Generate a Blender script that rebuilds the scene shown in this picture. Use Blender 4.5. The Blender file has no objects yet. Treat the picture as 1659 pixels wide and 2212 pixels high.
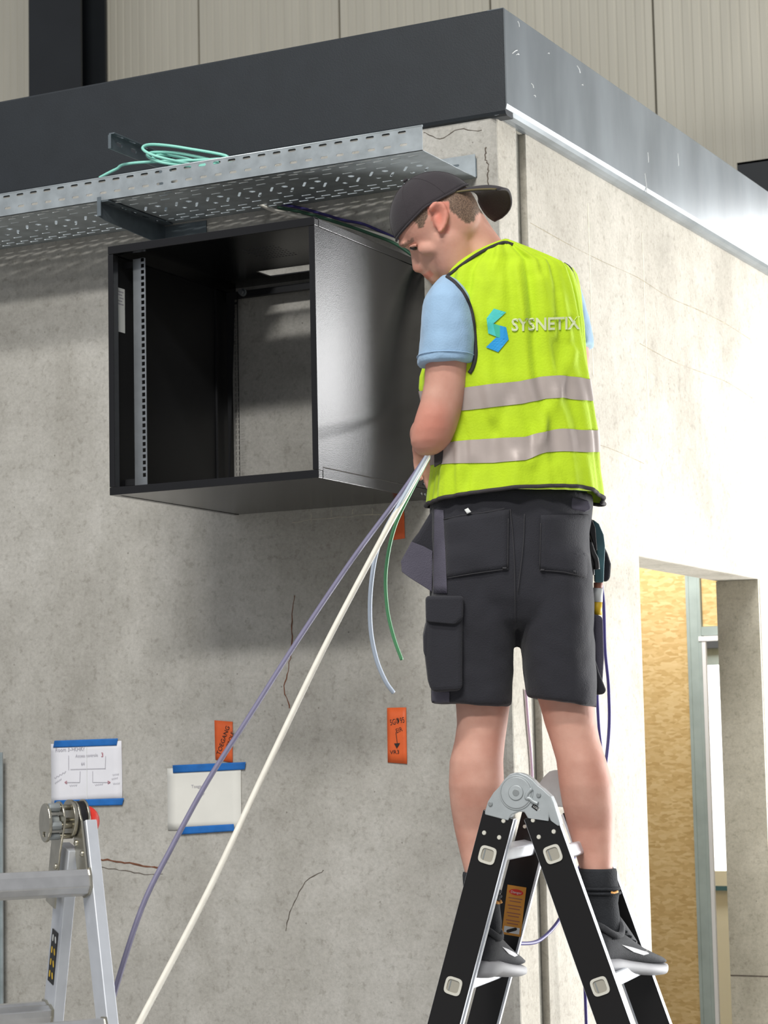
import bpy, bmesh, math, random
from mathutils import Vector, Matrix, noise
from mathutils.bvhtree import BVHTree
from mathutils.geometry import tessellate_polygon

random.seed(7)
SC = bpy.context.scene
COL = SC.collection

# ------------------------------------------------------------------ camera
FPX, IW, IH = 4783.77, 1659.0, 2212.0
YAW, PITCH, ROLL = .4751, .1064, -.0209
CAM = Vector((2.3209, -5.1936, 1.65))
FW = Vector((-math.sin(YAW) * math.cos(PITCH), math.cos(YAW) * math.cos(PITCH), math.sin(PITCH)))
_r = Vector((math.cos(YAW), math.sin(YAW), 0)); _u = _r.cross(FW)
RT = _r * math.cos(ROLL) + _u * math.sin(ROLL)
UP = -_r * math.sin(ROLL) + _u * math.cos(ROLL)
RH = Vector((math.cos(YAW), math.sin(YAW), 0))          # horizontal right
FH = Vector((-math.sin(YAW), math.cos(YAW), 0))         # horizontal forward
cd = bpy.data.cameras.new('camera'); cam = bpy.data.objects.new('camera', cd); COL.objects.link(cam)
cd.sensor_fit = 'VERTICAL'; cd.sensor_height = 36.0; cd.lens = FPX / IH * 36.0
cd.dof.use_dof = True; cd.dof.focus_distance = 4.9; cd.dof.aperture_fstop = 13.0
M3 = Matrix((RT, UP, -FW)).transposed()
cam.matrix_world = Matrix.Translation(CAM) @ M3.to_4x4()
SC.camera = cam

# ------------------------------------------------------------------ light
SC.view_settings.view_transform = 'Standard'; SC.view_settings.look = 'None'
SC.view_settings.gamma = 1.0; SC.view_settings.use_curve_mapping = False
SC.view_settings.exposure = 0.0
wd = bpy.data.worlds.new('world'); SC.world = wd; wd.use_nodes = True
wd.node_tree.nodes['Background'].inputs[0].default_value = (.93, .95, 1.0, 1)
wd.node_tree.nodes['Background'].inputs[1].default_value = .38

def area(name, loc, target, sx, sy, power, col=(1, 1, 1)):
    l = bpy.data.lights.new(name, 'AREA'); l.shape = 'RECTANGLE'; l.size = sx; l.size_y = sy
    l.energy = power; l.color = col
    o = bpy.data.objects.new(name, l); COL.objects.link(o); o.location = loc
    d = Vector(target) - Vector(loc); o.rotation_euler = d.to_track_quat('-Z', 'Y').to_euler()
    return o
area('roof_skylight', (1.8, -9.0, 7.6), (-.5, 0, 2.3), 3.4, .5, 540, (1.0, .98, .94))
area('ridge_skylight', (1.2, -7.0, 9.6), (-.5, 0, 2.6), 3.4, .5, 460, (1.0, .98, .94))
area('hall_window_daylight', (2.9, 6.0, 3.85), (2.9, 0, 3.5), 3.9, 1.1, 112, (1.0, 1.0, 1.0))
area('hall_gate_daylight', (3.2, 3.5, .95), (.2, 1.8, 1.0), 2.6, 1.9, 520, (1.0, 1.0, .99))
area('far_room_fill', (-.9, 4.4, 3.15), (-.9, 4.5, 0), .9, .5, 42, (1.0, .97, .92))  # added fill, no visible fixture: brightens the parapet below the far window
area('doorway_room_fill', (-.75, 2.75, 3.1), (-.75, 2.8, 0), .9, .5, 45, (1.0, .96, .9))  # unseen fill added to light the strand board behind the doorway

# ------------------------------------------------------------------ helpers
def ray(x, y): return FW + RT * ((x - IW / 2) / FPX) - UP * ((y - IH / 2) / FPX)
def P(x, y, D): return CAM + ray(x, y) * D
def PY(x, y, Y=0.0): d = ray(x, y); return CAM + d * ((Y - CAM.y) / d.y)
def PX(x, y, X=0.0): d = ray(x, y); return CAM + d * ((X - CAM.x) / d.x)
def PL(x, y, p0, n): d = ray(x, y); return CAM + d * ((p0 - CAM).dot(n) / d.dot(n))

def mobj(name, verts, faces, mat, parent=None, smooth=False, mats=None, fmat=None):
    me = bpy.data.meshes.new(name)
    me.from_pydata([tuple(v) for v in verts], [], faces)
    bm = bmesh.new(); bm.from_mesh(me)
    if fmat is None: bmesh.ops.recalc_face_normals(bm, faces=bm.faces)
    bm.to_mesh(me); bm.free()
    for m in (mats or [mat]): me.materials.append(m)
    if fmat:
        for p, i in zip(me.polygons, fmat): p.material_index = i
    if smooth:
        for p in me.polygons: p.use_smooth = True
    me.update()
    o = bpy.data.objects.new(name, me); COL.objects.link(o)
    if parent: o.parent = parent
    return o
def empty(name, loc=(0, 0, 0)):
    # parent inverse is kept so that parts can be written in world coordinates
    o = bpy.data.objects.new(name, None); COL.objects.link(o); o.location = loc; o.empty_display_size = .1
    return o
def adopt(root):
    bpy.context.view_layer.update()
    inv = Matrix.Translation(-Vector(root.location))
    for c in root.children:
        c.matrix_parent_inverse = inv
def tag(o, label, cat=None, group=None, kind=None):
    o['label'] = label
    if cat: o['category'] = cat
    if group: o['group'] = group
    if kind: o['kind'] = kind
    return o
def struct(o, label=None):
    o['kind'] = 'structure'
    if label: o['label'] = label
    return o

def boxvf(lo, hi):
    x0, y0, z0 = lo; x1, y1, z1 = hi
    v = [(x0,y0,z0),(x1,y0,z0),(x1,y1,z0),(x0,y1,z0),(x0,y0,z1),(x1,y0,z1),(x1,y1,z1),(x0,y1,z1)]
    f = [(0,3,2,1),(4,5,6,7),(0,1,5,4),(1,2,6,5),(2,3,7,6),(3,0,4,7)]
    return v, f
def merge(parts):
    V, F = [], []
    for v, f in parts:
        n = len(V); V += [tuple(p) for p in v]; F += [tuple(i + n for i in q) for q in f]
    return V, F
def box(name, lo, hi, mat, parent=None, bevel=0):
    v, f = boxvf(lo, hi); o = mobj(name, v, f, mat, parent)
    if bevel: bev(o, bevel)
    return o
def bev(o, w, seg=2, ang=.6):
    m = o.modifiers.new('bevel', 'BEVEL'); m.width = w; m.segments = seg; m.limit_method = 'ANGLE'; m.angle_limit = ang
    return o
def obb(c, ax, ay, az):
    c = Vector(c)
    v = [c + sx*ax + sy*ay + sz*az for sz in (-1,1) for sx, sy in ((-1,-1),(1,-1),(1,1),(-1,1))]
    f = [(0,3,2,1),(4,5,6,7),(0,1,5,4),(1,2,6,5),(2,3,7,6),(3,0,4,7)]
    return v, f
def frame_of(d):
    d = d.normalized(); a = Vector((0,0,1)) if abs(d.z) < .9 else Vector((1,0,0))
    u = d.cross(a).normalized(); return u, d.cross(u).normalized()
def loft(rings, cap=True, closed=True):
    n = len(rings[0]); V = [p for r in rings for p in r]; F = []
    for i in range(len(rings) - 1):
        for j in range(n if closed else n - 1):
            k = (j + 1) % n
            F.append((i*n+j, i*n+k, (i+1)*n+k, (i+1)*n+j))
    if cap:
        F.append(tuple(range(n))[::-1]); F.append(tuple((len(rings)-1)*n + j for j in range(n)))
    return V, F
def spline(pts, sub=8):
    pts = [Vector(p) for p in pts]; out = []
    for i in range(len(pts) - 1):
        p0 = pts[max(i-1,0)]; p1 = pts[i]; p2 = pts[i+1]; p3 = pts[min(i+2,len(pts)-1)]
        for k in range(sub):
            t = k / sub
            out.append(.5*((2*p1)+(p2-p0)*t+(2*p0-5*p1+4*p2-p3)*t*t+(3*p1-p0-3*p2+p3)*t**3))
    out.append(pts[-1]); return out
def tubevf(pts, r, seg=10):
    pts = [Vector(p) for p in pts]; rings = []
    rr = r if isinstance(r, (list, tuple)) else [r] * len(pts)
    prev = None
    for i, p in enumerate(pts):
        d = (pts[min(i+1,len(pts)-1)] - pts[max(i-1,0)])
        if d.length < 1e-9: d = Vector((0,0,1))
        d.normalize()
        if prev is None: u, v = frame_of(d)
        else:
            u = (prev - d * prev.dot(d))
            u = u.normalized() if u.length > 1e-6 else frame_of(d)[0]
            v = d.cross(u)
        prev = u
        rings.append([p + (u*math.cos(a) + v*math.sin(a)) * rr[i] for a in [2*math.pi*k/seg for k in range(seg)]])
    return loft(rings)
def tube(name, pts, r, mat, parent=None, seg=10):
    v, f = tubevf(pts, r, seg); return mobj(name, v, f, mat, parent, True)
def cylvf(p0, p1, r, seg=20, r2=None): return tubevf([p0, p1], [r, r if r2 is None else r2], seg)
def cyl(name, p0, p1, r, mat, parent=None, seg=20, r2=None, bevel=0):
    v, f = cylvf(Vector(p0), Vector(p1), r, seg, r2); o = mobj(name, v, f, mat, parent, False)
    for p in o.data.polygons:
        if len(p.vertices) == 4: p.use_smooth = True
    if bevel: bev(o, bevel)
    return o
def capsulevf(pts, rr, seg=16, k=5):
    """chain of points with radii and round ends"""
    pts = [Vector(p) for p in pts]
    d0 = (pts[0]-pts[1]).normalized(); d1 = (pts[-1]-pts[-2]).normalized()
    A, Ra = [], []
    for i in range(k):
        a = math.pi/2*(i/k); A.append(pts[0]+d0*rr[0]*math.cos(a)); Ra.append(max(rr[0]*math.sin(a), rr[0]*.05))
    B, Rb = [], []
    for i in range(k):
        a = math.pi/2*((i+1)/k); B.append(pts[-1]+d1*rr[-1]*math.sin(a)); Rb.append(max(rr[-1]*math.cos(a), rr[-1]*.05))
    return tubevf(A+pts+B, Ra+list(rr)+Rb, seg)
def ellvf(c, ax, ay, az, nu=20, nv=12):
    c = Vector(c); rings = []
    for i in range(nv + 1):
        ph = math.pi*(i/nv); ph = min(max(ph, .03), math.pi-.03)
        rings.append([c + az*math.cos(ph) + (ax*math.cos(t) + ay*math.sin(t))*math.sin(ph) for t in [2*math.pi*j/nu for j in range(nu)]])
    return loft(rings)
def platevf(outer, holes, org, u, v, n, th):
    """flat plate with real holes: 2-D outlines on the frame (org,u,v), thickness th along n"""
    loops = [outer] + holes
    flat = [p for l in loops for p in l]
    tris = tessellate_polygon([[Vector((p[0], p[1], 0)) for p in l] for l in loops])
    N = len(flat)
    V = [org + u*p[0] + v*p[1] for p in flat] + [org + u*p[0] + v*p[1] + n*th for p in flat]
    F = [tuple(t) for t in tris] + [tuple(i + N for i in t[::-1]) for t in tris]
    s = 0
    for l in loops:
        m = len(l)
        for i in range(m):
            j = (i+1) % m
            F.append((s+i, s+j, s+j+N, s+i+N))
        s += m
    return V, F
def slot(cx, cy, L, w, ang=0, k=3):
    pts = []
    h = max(L - w, 0)/2
    for s in (1, -1):
        for i in range(k + 1):
            a = -math.pi/2 + math.pi*i/k + (0 if s > 0 else math.pi)
            pts.append((s*h + w/2*math.cos(a), w/2*math.sin(a)))
    ca, sa = math.cos(ang), math.sin(ang)
    return [(cx + x*ca - y*sa, cy + x*sa + y*ca) for x, y in pts]
def rect(cx, cy, w, h): return [(cx-w/2,cy-h/2),(cx+w/2,cy-h/2),(cx+w/2,cy+h/2),(cx-w/2,cy+h/2)]
def circ(cx, cy, r, k=12): return [(cx+r*math.cos(2*math.pi*i/k), cy+r*math.sin(2*math.pi*i/k)) for i in range(k)]
def remesh(name, parts, voxel, mat, parent=None, smooth=6, mats=None):
    V, F = merge(parts); me = bpy.data.meshes.new('tmp'); me.from_pydata(V, [], F)
    bm = bmesh.new(); bm.from_mesh(me); bmesh.ops.recalc_face_normals(bm, faces=bm.faces); bm.to_mesh(me); bm.free()
    o = bpy.data.objects.new('tmp', me); COL.objects.link(o)
    m = o.modifiers.new('r', 'REMESH'); m.mode = 'VOXEL'; m.voxel_size = voxel; m.use_smooth_shade = True
    if smooth:
        s = o.modifiers.new('s', 'SMOOTH'); s.factor = .5; s.iterations = smooth
    dg = bpy.context.evaluated_depsgraph_get()
    me2 = bpy.data.meshes.new_from_object(o.evaluated_get(dg)); me2.name = name
    bpy.data.objects.remove(o); bpy.data.meshes.remove(me)
    me2.materials.clear()
    for mm in (mats or [mat]): me2.materials.append(mm)
    for p in me2.polygons: p.use_smooth = True
    r = bpy.data.objects.new(name, me2); COL.objects.link(r)
    if parent: r.parent = parent
    return r
def textvf(s, size, extrude=0.0, off=0.0):
    c = bpy.data.curves.new('t', 'FONT'); c.body = s; c.size = size; c.extrude = extrude; c.resolution_u = 3; c.offset = off
    o = bpy.data.objects.new('t', c); COL.objects.link(o)
    dg = bpy.context.evaluated_depsgraph_get(); dg.update()
    me = bpy.data.meshes.new_from_object(o.evaluated_get(dg))
    V = [v.co.copy() for v in me.vertices]; F = [tuple(p.vertices) for p in me.polygons]
    bpy.data.objects.remove(o); bpy.data.curves.remove(c); bpy.data.meshes.remove(me)
    return V, F
def text_on(name, s, size, org, u, v, mat, parent, lift=Vector((0,0,0)), wfit=None):
    V, F = textvf(s, size)
    k = 1.0
    if wfit:
        w = max(p.x for p in V) - min(p.x for p in V); k = wfit / w
    return mobj(name, [org + u*(p.x*k) + v*p.y + lift for p in V], F, mat, parent)

# ------------------------------------------------------------------ materials
def srgb(r, g, b):
    f = lambda c: (c/255/12.92) if c/255 <= .04045 else ((c/255+.055)/1.055)**2.4
    return (f(r), f(g), f(b), 1)
def mat(name, col, rough=.6, metal=0.0, var=0.0, scale=8.0, bump=0.0, bscale=60.0, spec=.5, sheen=0, detail=4, stretch=None):
    m = bpy.data.materials.new(name); m.use_nodes = True
    nt = m.node_tree; b = nt.nodes['Principled BSDF']
    b.inputs['Base Color'].default_value = col; b.inputs['Roughness'].default_value = rough
    b.inputs['Metallic'].default_value = metal; b.inputs['Specular IOR Level'].default_value = spec
    if sheen: b.inputs['Sheen Weight'].default_value = sheen
    tc = nt.nodes.new('ShaderNodeTexCoord'); src = tc.outputs['Object']
    if stretch:
        mp = nt.nodes.new('ShaderNodeMapping'); mp.inputs['Scale'].default_value = stretch
        nt.links.new(src, mp.inputs[0]); src = mp.outputs[0]
    if var:
        n = nt.nodes.new('ShaderNodeTexNoise'); n.inputs['Scale'].default_value = scale; n.inputs['Detail'].default_value = detail
        nt.links.new(src, n.inputs['Vector'])
        mr = nt.nodes.new('ShaderNodeMapRange'); mr.inputs[1].default_value = .3; mr.inputs[2].default_value = .7
        mr.inputs[3].default_value = 1 - var; mr.inputs[4].default_value = 1 + var
        nt.links.new(n.outputs[0], mr.inputs[0])
        mx = nt.nodes.new('ShaderNodeVectorMath'); mx.operation = 'SCALE'; mx.inputs[0].default_value = col[:3]
        nt.links.new(mr.outputs[0], mx.inputs['Scale']); nt.links.new(mx.outputs[0], b.inputs['Base Color'])
    if bump:
        n2 = nt.nodes.new('ShaderNodeTexNoise'); n2.inputs['Scale'].default_value = bscale; n2.inputs['Detail'].default_value = 3
        nt.links.new(src, n2.inputs['Vector'])
        bp = nt.nodes.new('ShaderNodeBump'); bp.inputs['Strength'].default_value = bump; bp.inputs['Distance'].default_value = .01
        nt.links.new(n2.outputs[0], bp.inputs['Height']); nt.links.new(bp.outputs[0], b.inputs['Normal'])
    return m

def concrete(name, c1, c2, c3, seed=0.0):
    m = bpy.data.materials.new(name); m.use_nodes = True; nt = m.node_tree; N = nt.nodes; L = nt.links
    b = N['Principled BSDF']; b.inputs['Roughness'].default_value = .85; b.inputs['Specular IOR Level'].default_value = .25
    tc = N.new('ShaderNodeTexCoord'); mp = N.new('ShaderNodeMapping'); mp.inputs['Location'].default_value = (seed, seed*.7, seed*1.3)
    L.new(tc.outputs['Object'], mp.inputs[0]); V = mp.outputs[0]
    def nz(scale, detail, rough=.6, dist=0.0, vec=None):
        n = N.new('ShaderNodeTexNoise'); n.inputs['Scale'].default_value = scale; n.inputs['Detail'].default_value = detail
        n.inputs['Roughness'].default_value = rough; n.inputs['Distortion'].default_value = dist
        L.new(vec or V, n.inputs['Vector']); return n.outputs[0]
    def ramp(src, stops):
        r = N.new('ShaderNodeValToRGB'); e = r.color_ramp.elements
        e[0].position, e[0].color = stops[0]; e[1].position, e[1].color = stops[1]
        for p, c in stops[2:]:
            q = e.new(p); q.color = c
        L.new(src, r.inputs[0]); return r.outputs[0]
    def mul(a, bcol, fac):
        x = N.new('ShaderNodeMix'); x.data_type = 'RGBA'; x.blend_type = 'MULTIPLY'; x.inputs[0].default_value = fac
        L.new(a, x.inputs[6]); L.new(bcol, x.inputs[7]); return x.outputs[2]
    big = ramp(nz(1.7, 5, .62, .5), [(.32, c1), (.52, c2), (.7, c3)])
    # vertical run marks
    ms = N.new('ShaderNodeMapping'); ms.inputs['Scale'].default_value = (5, 5, .55); L.new(V, ms.inputs[0])
    run = ramp(nz(1.4, 4, .6, .2, ms.outputs[0]), [(.3, (.84,.83,.81,1)), (.62, (1,1,1,1))])
    c = mul(big, run, .55)
    mid = ramp(nz(11, 6, .7), [(.28, (.78,.78,.76,1)), (.6, (1,1,1,1)), (.75, (1.0,1,.98,1))])
    c = mul(c, mid, .7)
    fine = ramp(nz(95, 4, .7), [(.3, (.8,.8,.8,1)), (.62, (1,1,1,1))])
    c = mul(c, fine, .9)
    c = mul(c, ramp(nz(38, 3, .75), [(.34, (.74,.73,.71,1)), (.46, (1,1,1,1))]), .7)
    vo = N.new('ShaderNodeTexVoronoi'); vo.inputs['Scale'].default_value = 26; vo.inputs['Randomness'].default_value = 1
    L.new(V, vo.inputs['Vector'])
    pores = ramp(vo.outputs['Distance'], [(.03, (.5,.49,.47,1)), (.085, (1,1,1,1))])
    sel = ramp(nz(7, 2), [(.5, (0,0,0,1)), (.58, (1,1,1,1))])
    x = N.new('ShaderNodeMix'); x.data_type = 'RGBA'; x.blend_type = 'MULTIPLY'
    L.new(sel, x.inputs[0]); L.new(c, x.inputs[6]); L.new(pores, x.inputs[7]); c = x.outputs[2]
    L.new(c, b.inputs['Base Color'])
    bp = N.new('ShaderNodeBump'); bp.inputs['Strength'].default_value = .35; bp.inputs['Distance'].default_value = .004
    L.new(nz(45, 6, .7), bp.inputs['Height']); L.new(bp.outputs[0], b.inputs['Normal'])
    return m

M = {}
M['conc'] = concrete('concrete_wall', (.40,.385,.35,1), (.50,.485,.448,1), (.57,.555,.52,1))
M['conc2'] = concrete('concrete_side', (.40,.375,.325,1), (.51,.48,.42,1), (.59,.56,.50,1), 4.0)
M['groove'] = concrete('concrete_joint', (.22,.21,.18,1), (.30,.29,.25,1), (.36,.35,.31,1), 9.0)
M['jamb'] = concrete('concrete_jamb', (.46,.43,.35,1), (.60,.565,.47,1), (.68,.645,.55,1), 13.0)
M['floor'] = mat('floor_concrete', (.36,.355,.34,1), .5, var=.12, scale=2.5)
M['fascia'] = mat('anthracite_paint', srgb(33,38,43), .55, var=.08, scale=14, bump=.08, bscale=300)
M['steel_dark'] = mat('dark_steel_paint', srgb(28,32,36), .5, var=.15, scale=3)
M['panel'] = mat('cream_panel', srgb(188,184,170), .55, var=.05, scale=2.5, stretch=(6,6,.4))
M['joint'] = mat('panel_joint', srgb(95,92,84), .7)
M['galv'] = mat('galvanised_steel', srgb(172,180,184), .42, .55, var=.16, scale=22, bump=.03, bscale=40)
M['galv_blue'] = mat('galvanised_bracket', srgb(118,128,134), .4, .6, var=.18, scale=16)
M['rackblack'] = mat('black_powder_coat', srgb(20,20,22), .15, 0, var=.1, scale=6, bump=.05, bscale=500, spec=.5)
M['rackinside'] = mat('black_powder_coat_matt', srgb(20,21,24), .55, 0, var=.1, scale=6)
M['racksteel'] = mat('zinc_rail', srgb(165,170,174), .35, .8, var=.12, scale=20)
M['label'] = mat('white_label', srgb(222,224,222), .6)
M['ink'] = mat('black_ink', srgb(40,34,32), .7)
M['inkfaint'] = mat('grey_pencil', srgb(172,170,178), .8)
M['inkred'] = mat('red_pen', srgb(170,80,95), .8)
M['paper'] = mat('white_paper', srgb(226,226,232), .8, var=.03, scale=14)
M['paper2'] = mat('cream_paper', srgb(224,223,216), .8, var=.03, scale=14)
M['bluetape'] = mat('blue_masking_tape', srgb(24,104,182), .7, var=.1, scale=40, bump=.1, bscale=400)
M['orange'] = mat('orange_tape', srgb(222,98,44), .55, var=.08, scale=30)
M['aqua'] = mat('aqua_cable', srgb(150,222,206), .45)
M['white_c'] = mat('white_cable', srgb(226,222,210), .5, var=.05, scale=40)
M['purple_c'] = mat('purple_cable', srgb(116,113,138), .55, var=.05, scale=40)
M['lblue_c'] = mat('pale_blue_cable', srgb(176,188,204), .5)
M['green_c'] = mat('green_cable', srgb(86,150,104), .45)
M['green_d'] = mat('dark_green_cable', srgb(42,84,62), .45)
M['navy_c'] = mat('navy_cable', srgb(52,44,110), .4)
M['pink_c'] = mat('pale_pink_cable', srgb(206,176,198), .5)
M['alu'] = mat('aluminium', srgb(205,205,205), .32, .85, var=.08, scale=30)
M['alumatt'] = mat('aluminium_satin', srgb(214,218,224), .45, .55, var=.05, scale=25)
M['steelshine'] = mat('zinc_steel', srgb(178,174,160), .28, .9, var=.15, scale=30)
M['ladblack'] = mat('black_anodised', srgb(14,12,13), .38, .15)
M['hinge'] = mat('cast_zinc', srgb(172,178,180), .5, .35, var=.08, scale=30)
M['hinge_d'] = mat('cast_zinc_dark', srgb(140,145,146), .5, .35)
M['plastic'] = mat('grey_plastic', srgb(205,203,192), .4)
M['plastic_d'] = mat('grey_plastic_inner', srgb(160,156,144), .45)
M['red'] = mat('red_plastic', srgb(214,50,38), .4)
M['black'] = mat('black_plastic', srgb(16,16,18), .45)
M['sticker'] = mat('orange_sticker', srgb(216,150,58), .5)
M['yellow'] = mat('yellow_plastic', srgb(232,190,40), .45)
M['teal'] = mat('teal_plastic', srgb(64,104,112), .5)
M['redwood'] = mat('copper_plastic', srgb(160,100,80), .5)
M['green_st'] = mat('stud_galvanised', srgb(168,182,180), .5, .3, var=.1, scale=12)
M['skin'] = None
M['rust'] = mat('rust_crack', srgb(112,72,52), .9, var=.3, scale=60)
M['crackd'] = mat('dark_crack', srgb(92,84,76), .9, var=.3, scale=60)
M['vest'] = mat('hi_vis_fabric', (.47,.67,.006,1), .8, var=.05, scale=30, bump=.12, bscale=220, sheen=.1)
M['retro'] = mat('reflective_tape', srgb(176,164,158), .42, .15, var=.05, scale=25)
M['piping'] = mat('black_binding', srgb(52,48,50), .8, bump=.2, bscale=400)
M['shirt'] = mat('light_blue_jersey', srgb(150,182,212), .85, var=.05, scale=18, bump=.12, bscale=260, sheen=.2)
M['shorts'] = mat('charcoal_work_cloth', srgb(36,36,43), .88, var=.12, scale=14, bump=.25, bscale=380, sheen=.1)
M['shorts_g'] = mat('grey_work_cloth', srgb(84,81,94), .88, var=.1, scale=20, bump=.25, bscale=380)
M['stitch'] = mat('grey_stitch', srgb(58,57,60), .9)
M['cap'] = mat('black_cap_cloth', srgb(48,43,47), .9, var=.08, scale=40, bump=.2, bscale=420, sheen=.1)
M['capline'] = mat('olive_piping', srgb(104,94,66), .9)
M['sock'] = mat('black_sock', srgb(40,42,46), .95, var=.12, scale=50, bump=.3, bscale=300)
M['shoe'] = mat('dark_grey_knit', srgb(58,59,62), .85, var=.15, scale=120, bump=.3, bscale=500)
M['sole'] = mat('grey_rubber_sole', srgb(150,150,153), .6, var=.05, scale=30)
M['swoosh'] = mat('silver_print', srgb(160,160,163), .5)
M['logo1'] = mat('logo_teal', srgb(74,196,190), .7)
M['logo2'] = mat('logo_blue', srgb(36,150,214), .7)
M['logo3'] = mat('logo_green', srgb(58,178,150), .7)
M['logotext'] = mat('logo_grey_print', srgb(204,212,170), .7)
M['eye'] = mat('eye_dark', srgb(40,26,22), .3)
M['sill'] = mat('cream_sill', srgb(224,220,196), .7)
M['wframe'] = mat('white_window_frame', srgb(225,226,228), .5)
M['blind'] = mat('grey_blind', srgb(74,78,82), .6)
m = bpy.data.materials.new('daylit_pane'); m.use_nodes = True
b = m.node_tree.nodes['Principled BSDF']; b.inputs['Base Color'].default_value = (.9,.9,.95,1)
b.inputs['Emission Color'].default_value = (.97,.98,1,1); b.inputs['Emission Strength'].default_value = 2.2
M['pane'] = m

def osb():
    m = bpy.data.materials.new('osb_board'); m.use_nodes = True; nt = m.node_tree; N = nt.nodes; L = nt.links
    b = N['Principled BSDF']; b.inputs['Roughness'].default_value = .75
    tc = N.new('ShaderNodeTexCoord'); mp = N.new('ShaderNodeMapping'); mp.inputs['Scale'].default_value = (26, 26, 70)
    L.new(tc.outputs['Object'], mp.inputs[0])
    nz = N.new('ShaderNodeTexNoise'); nz.inputs['Scale'].default_value = .35; L.new(mp.outputs[0], nz.inputs['Vector'])
    mx = N.new('ShaderNodeMix'); mx.data_type = 'RGBA'; mx.inputs[0].default_value = .22
    L.new(mp.outputs[0], mx.inputs[6]); L.new(nz.outputs['Color'], mx.inputs[7])
    v = N.new('ShaderNodeTexVoronoi'); v.inputs['Scale'].default_value = 1.5; L.new(mp.outputs[0], v.inputs['Vector'])
    r = N.new('ShaderNodeValToRGB'); e = r.color_ramp.elements
    e[0].position = 0; e[0].color = srgb(190,158,102); e[1].position = 1; e[1].color = srgb(216,190,140)
    q = e.new(.5); q.color = srgb(206,176,122)
    sx = N.new('ShaderNodeSeparateColor'); L.new(v.outputs['Color'], sx.inputs[0]); L.new(sx.outputs[0], r.inputs[0])
    L.new(r.outputs[0], b.inputs['Base Color']); return m
M['osb'] = osb()

def skinmat():
    m = bpy.data.materials.new('skin'); m.use_nodes = True; nt = m.node_tree; N = nt.nodes; L = nt.links
    b = N['Principled BSDF']; b.inputs['Roughness'].default_value = .62
    b.inputs['Subsurface Weight'].default_value = .12; b.inputs['Subsurface Radius'].default_value = (.012,.005,.003)
    b.inputs['Subsurface Scale'].default_value = .6
    tc = N.new('ShaderNodeTexCoord'); n = N.new('ShaderNodeTexNoise'); n.inputs['Scale'].default_value = 14
    n.inputs['Detail'].default_value = 4; L.new(tc.outputs['Object'], n.inputs['Vector'])
    r = N.new('ShaderNodeValToRGB'); e = r.color_ramp.elements
    e[0].position = .3; e[0].color = srgb(190,136,118); e[1].position = .7; e[1].color = srgb(208,160,142)
    L.new(n.outputs[0], r.inputs[0])
    a = N.new('ShaderNodeAttribute'); a.attribute_name = 'tint'
    s = N.new('ShaderNodeSeparateColor'); L.new(a.outputs['Color'], s.inputs[0])
    n3 = N.new('ShaderNodeTexNoise'); n3.inputs['Scale'].default_value = 350; L.new(tc.outputs['Object'], n3.inputs['Vector'])
    hr = N.new('ShaderNodeValToRGB'); h = hr.color_ramp.elements
    h[0].position = .35; h[0].color = srgb(84,66,54); h[1].position = .65; h[1].color = srgb(128,104,86); L.new(n3.outputs[0], hr.inputs[0])
    x = N.new('ShaderNodeMix'); x.data_type = 'RGBA'; L.new(s.outputs[0], x.inputs[0]); L.new(r.outputs[0], x.inputs[6]); L.new(hr.outputs[0], x.inputs[7])
    y = N.new('ShaderNodeMix'); y.data_type = 'RGBA'; L.new(s.outputs[1], y.inputs[0]); L.new(x.outputs[2], y.inputs[6])
    y.inputs[7].default_value = srgb(206,112,92); L.new(y.outputs[2], b.inputs['Base Color'])
    bp = N.new('ShaderNodeBump'); bp.inputs['Strength'].default_value = .12; bp.inputs['Distance'].default_value = .003
    n2 = N.new('ShaderNodeTexNoise'); n2.inputs['Scale'].default_value = 120; L.new(tc.outputs['Object'], n2.inputs['Vector'])
    L.new(n2.outputs[0], bp.inputs['Height']); L.new(bp.outputs[0], b.inputs['Normal'])
    return m
M['skin'] = skinmat()

# ================================================================== SETTING
struct(box('floor', (-9, -9, -.1), (12, 9, 0), M['floor']), 'grey concrete hall floor')

# front wall with chamfered corner
ch = .012
prof = [(-3.6, 0), (-ch, 0), (0, ch), (0, .137), (-.03, .145), (-.03, .2), (-3.6, .2)]
V, F = loft([[Vector((x, y, 0)) for x, y in prof], [Vector((x, y, 3.3)) for x, y in prof]])
wf = struct(mobj('wall_front', V, F, M['conc']), 'grey cast concrete wall that carries the black cabinet')
o = mobj('end_face', *boxvf((-.02, .0125, .002), (.0012, .136, 3.298)), M['conc2'], wf); bev(o, .004)
o = mobj('joint_strip', *boxvf((-.06, .138, .002), (-.018, .206, 3.298)), M['groove'], wf)
# recessed patch outline near the top of the corner, cracks
def wall_strip(name, pts, r, m, parent, Y=-.0005):
    q = spline([PY(x, y, Y) for x, y in pts], 5)
    q = [p + Vector((random.uniform(-1,1), 0, random.uniform(-1,1)))*.0022 for p in q]
    v, f = tubevf(q, [r*random.uniform(.5,1.2) for _ in q], 6)
    v = [Vector((p[0], Y + (p[1]-Y)*.3, p[2])) for p in v]
    return mobj(name, v, f, m, parent)
wall_strip('crack', [(150,1862),(204,1857),(250,1860),(300,1868),(340,1874),(351,1873)], .0028, M['rust'], wf)
wall_strip('crack', [(204,1871),(260,1880),(310,1888),(352,1888)], .0013, M['crackd'], wf)
wall_strip('crack', [(637,1285),(631,1340),(630,1400),(622,1450),(614,1490),(626,1530)], .0018, M['rust'], wf)
wall_strip('crack', [(1050,318),(1048,340),(1055,360),(1053,385),(1060,412)], .0022, M['crackd'], wf)
wall_strip('crack', [(915,285),(950,300),(990,280),(1040,282)], .0012, M['crackd'], wf)
wall_strip('crack', [(618,2010),(630,1960),(660,1905),(700,1880)], .0014, M['crackd'], wf)

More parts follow.
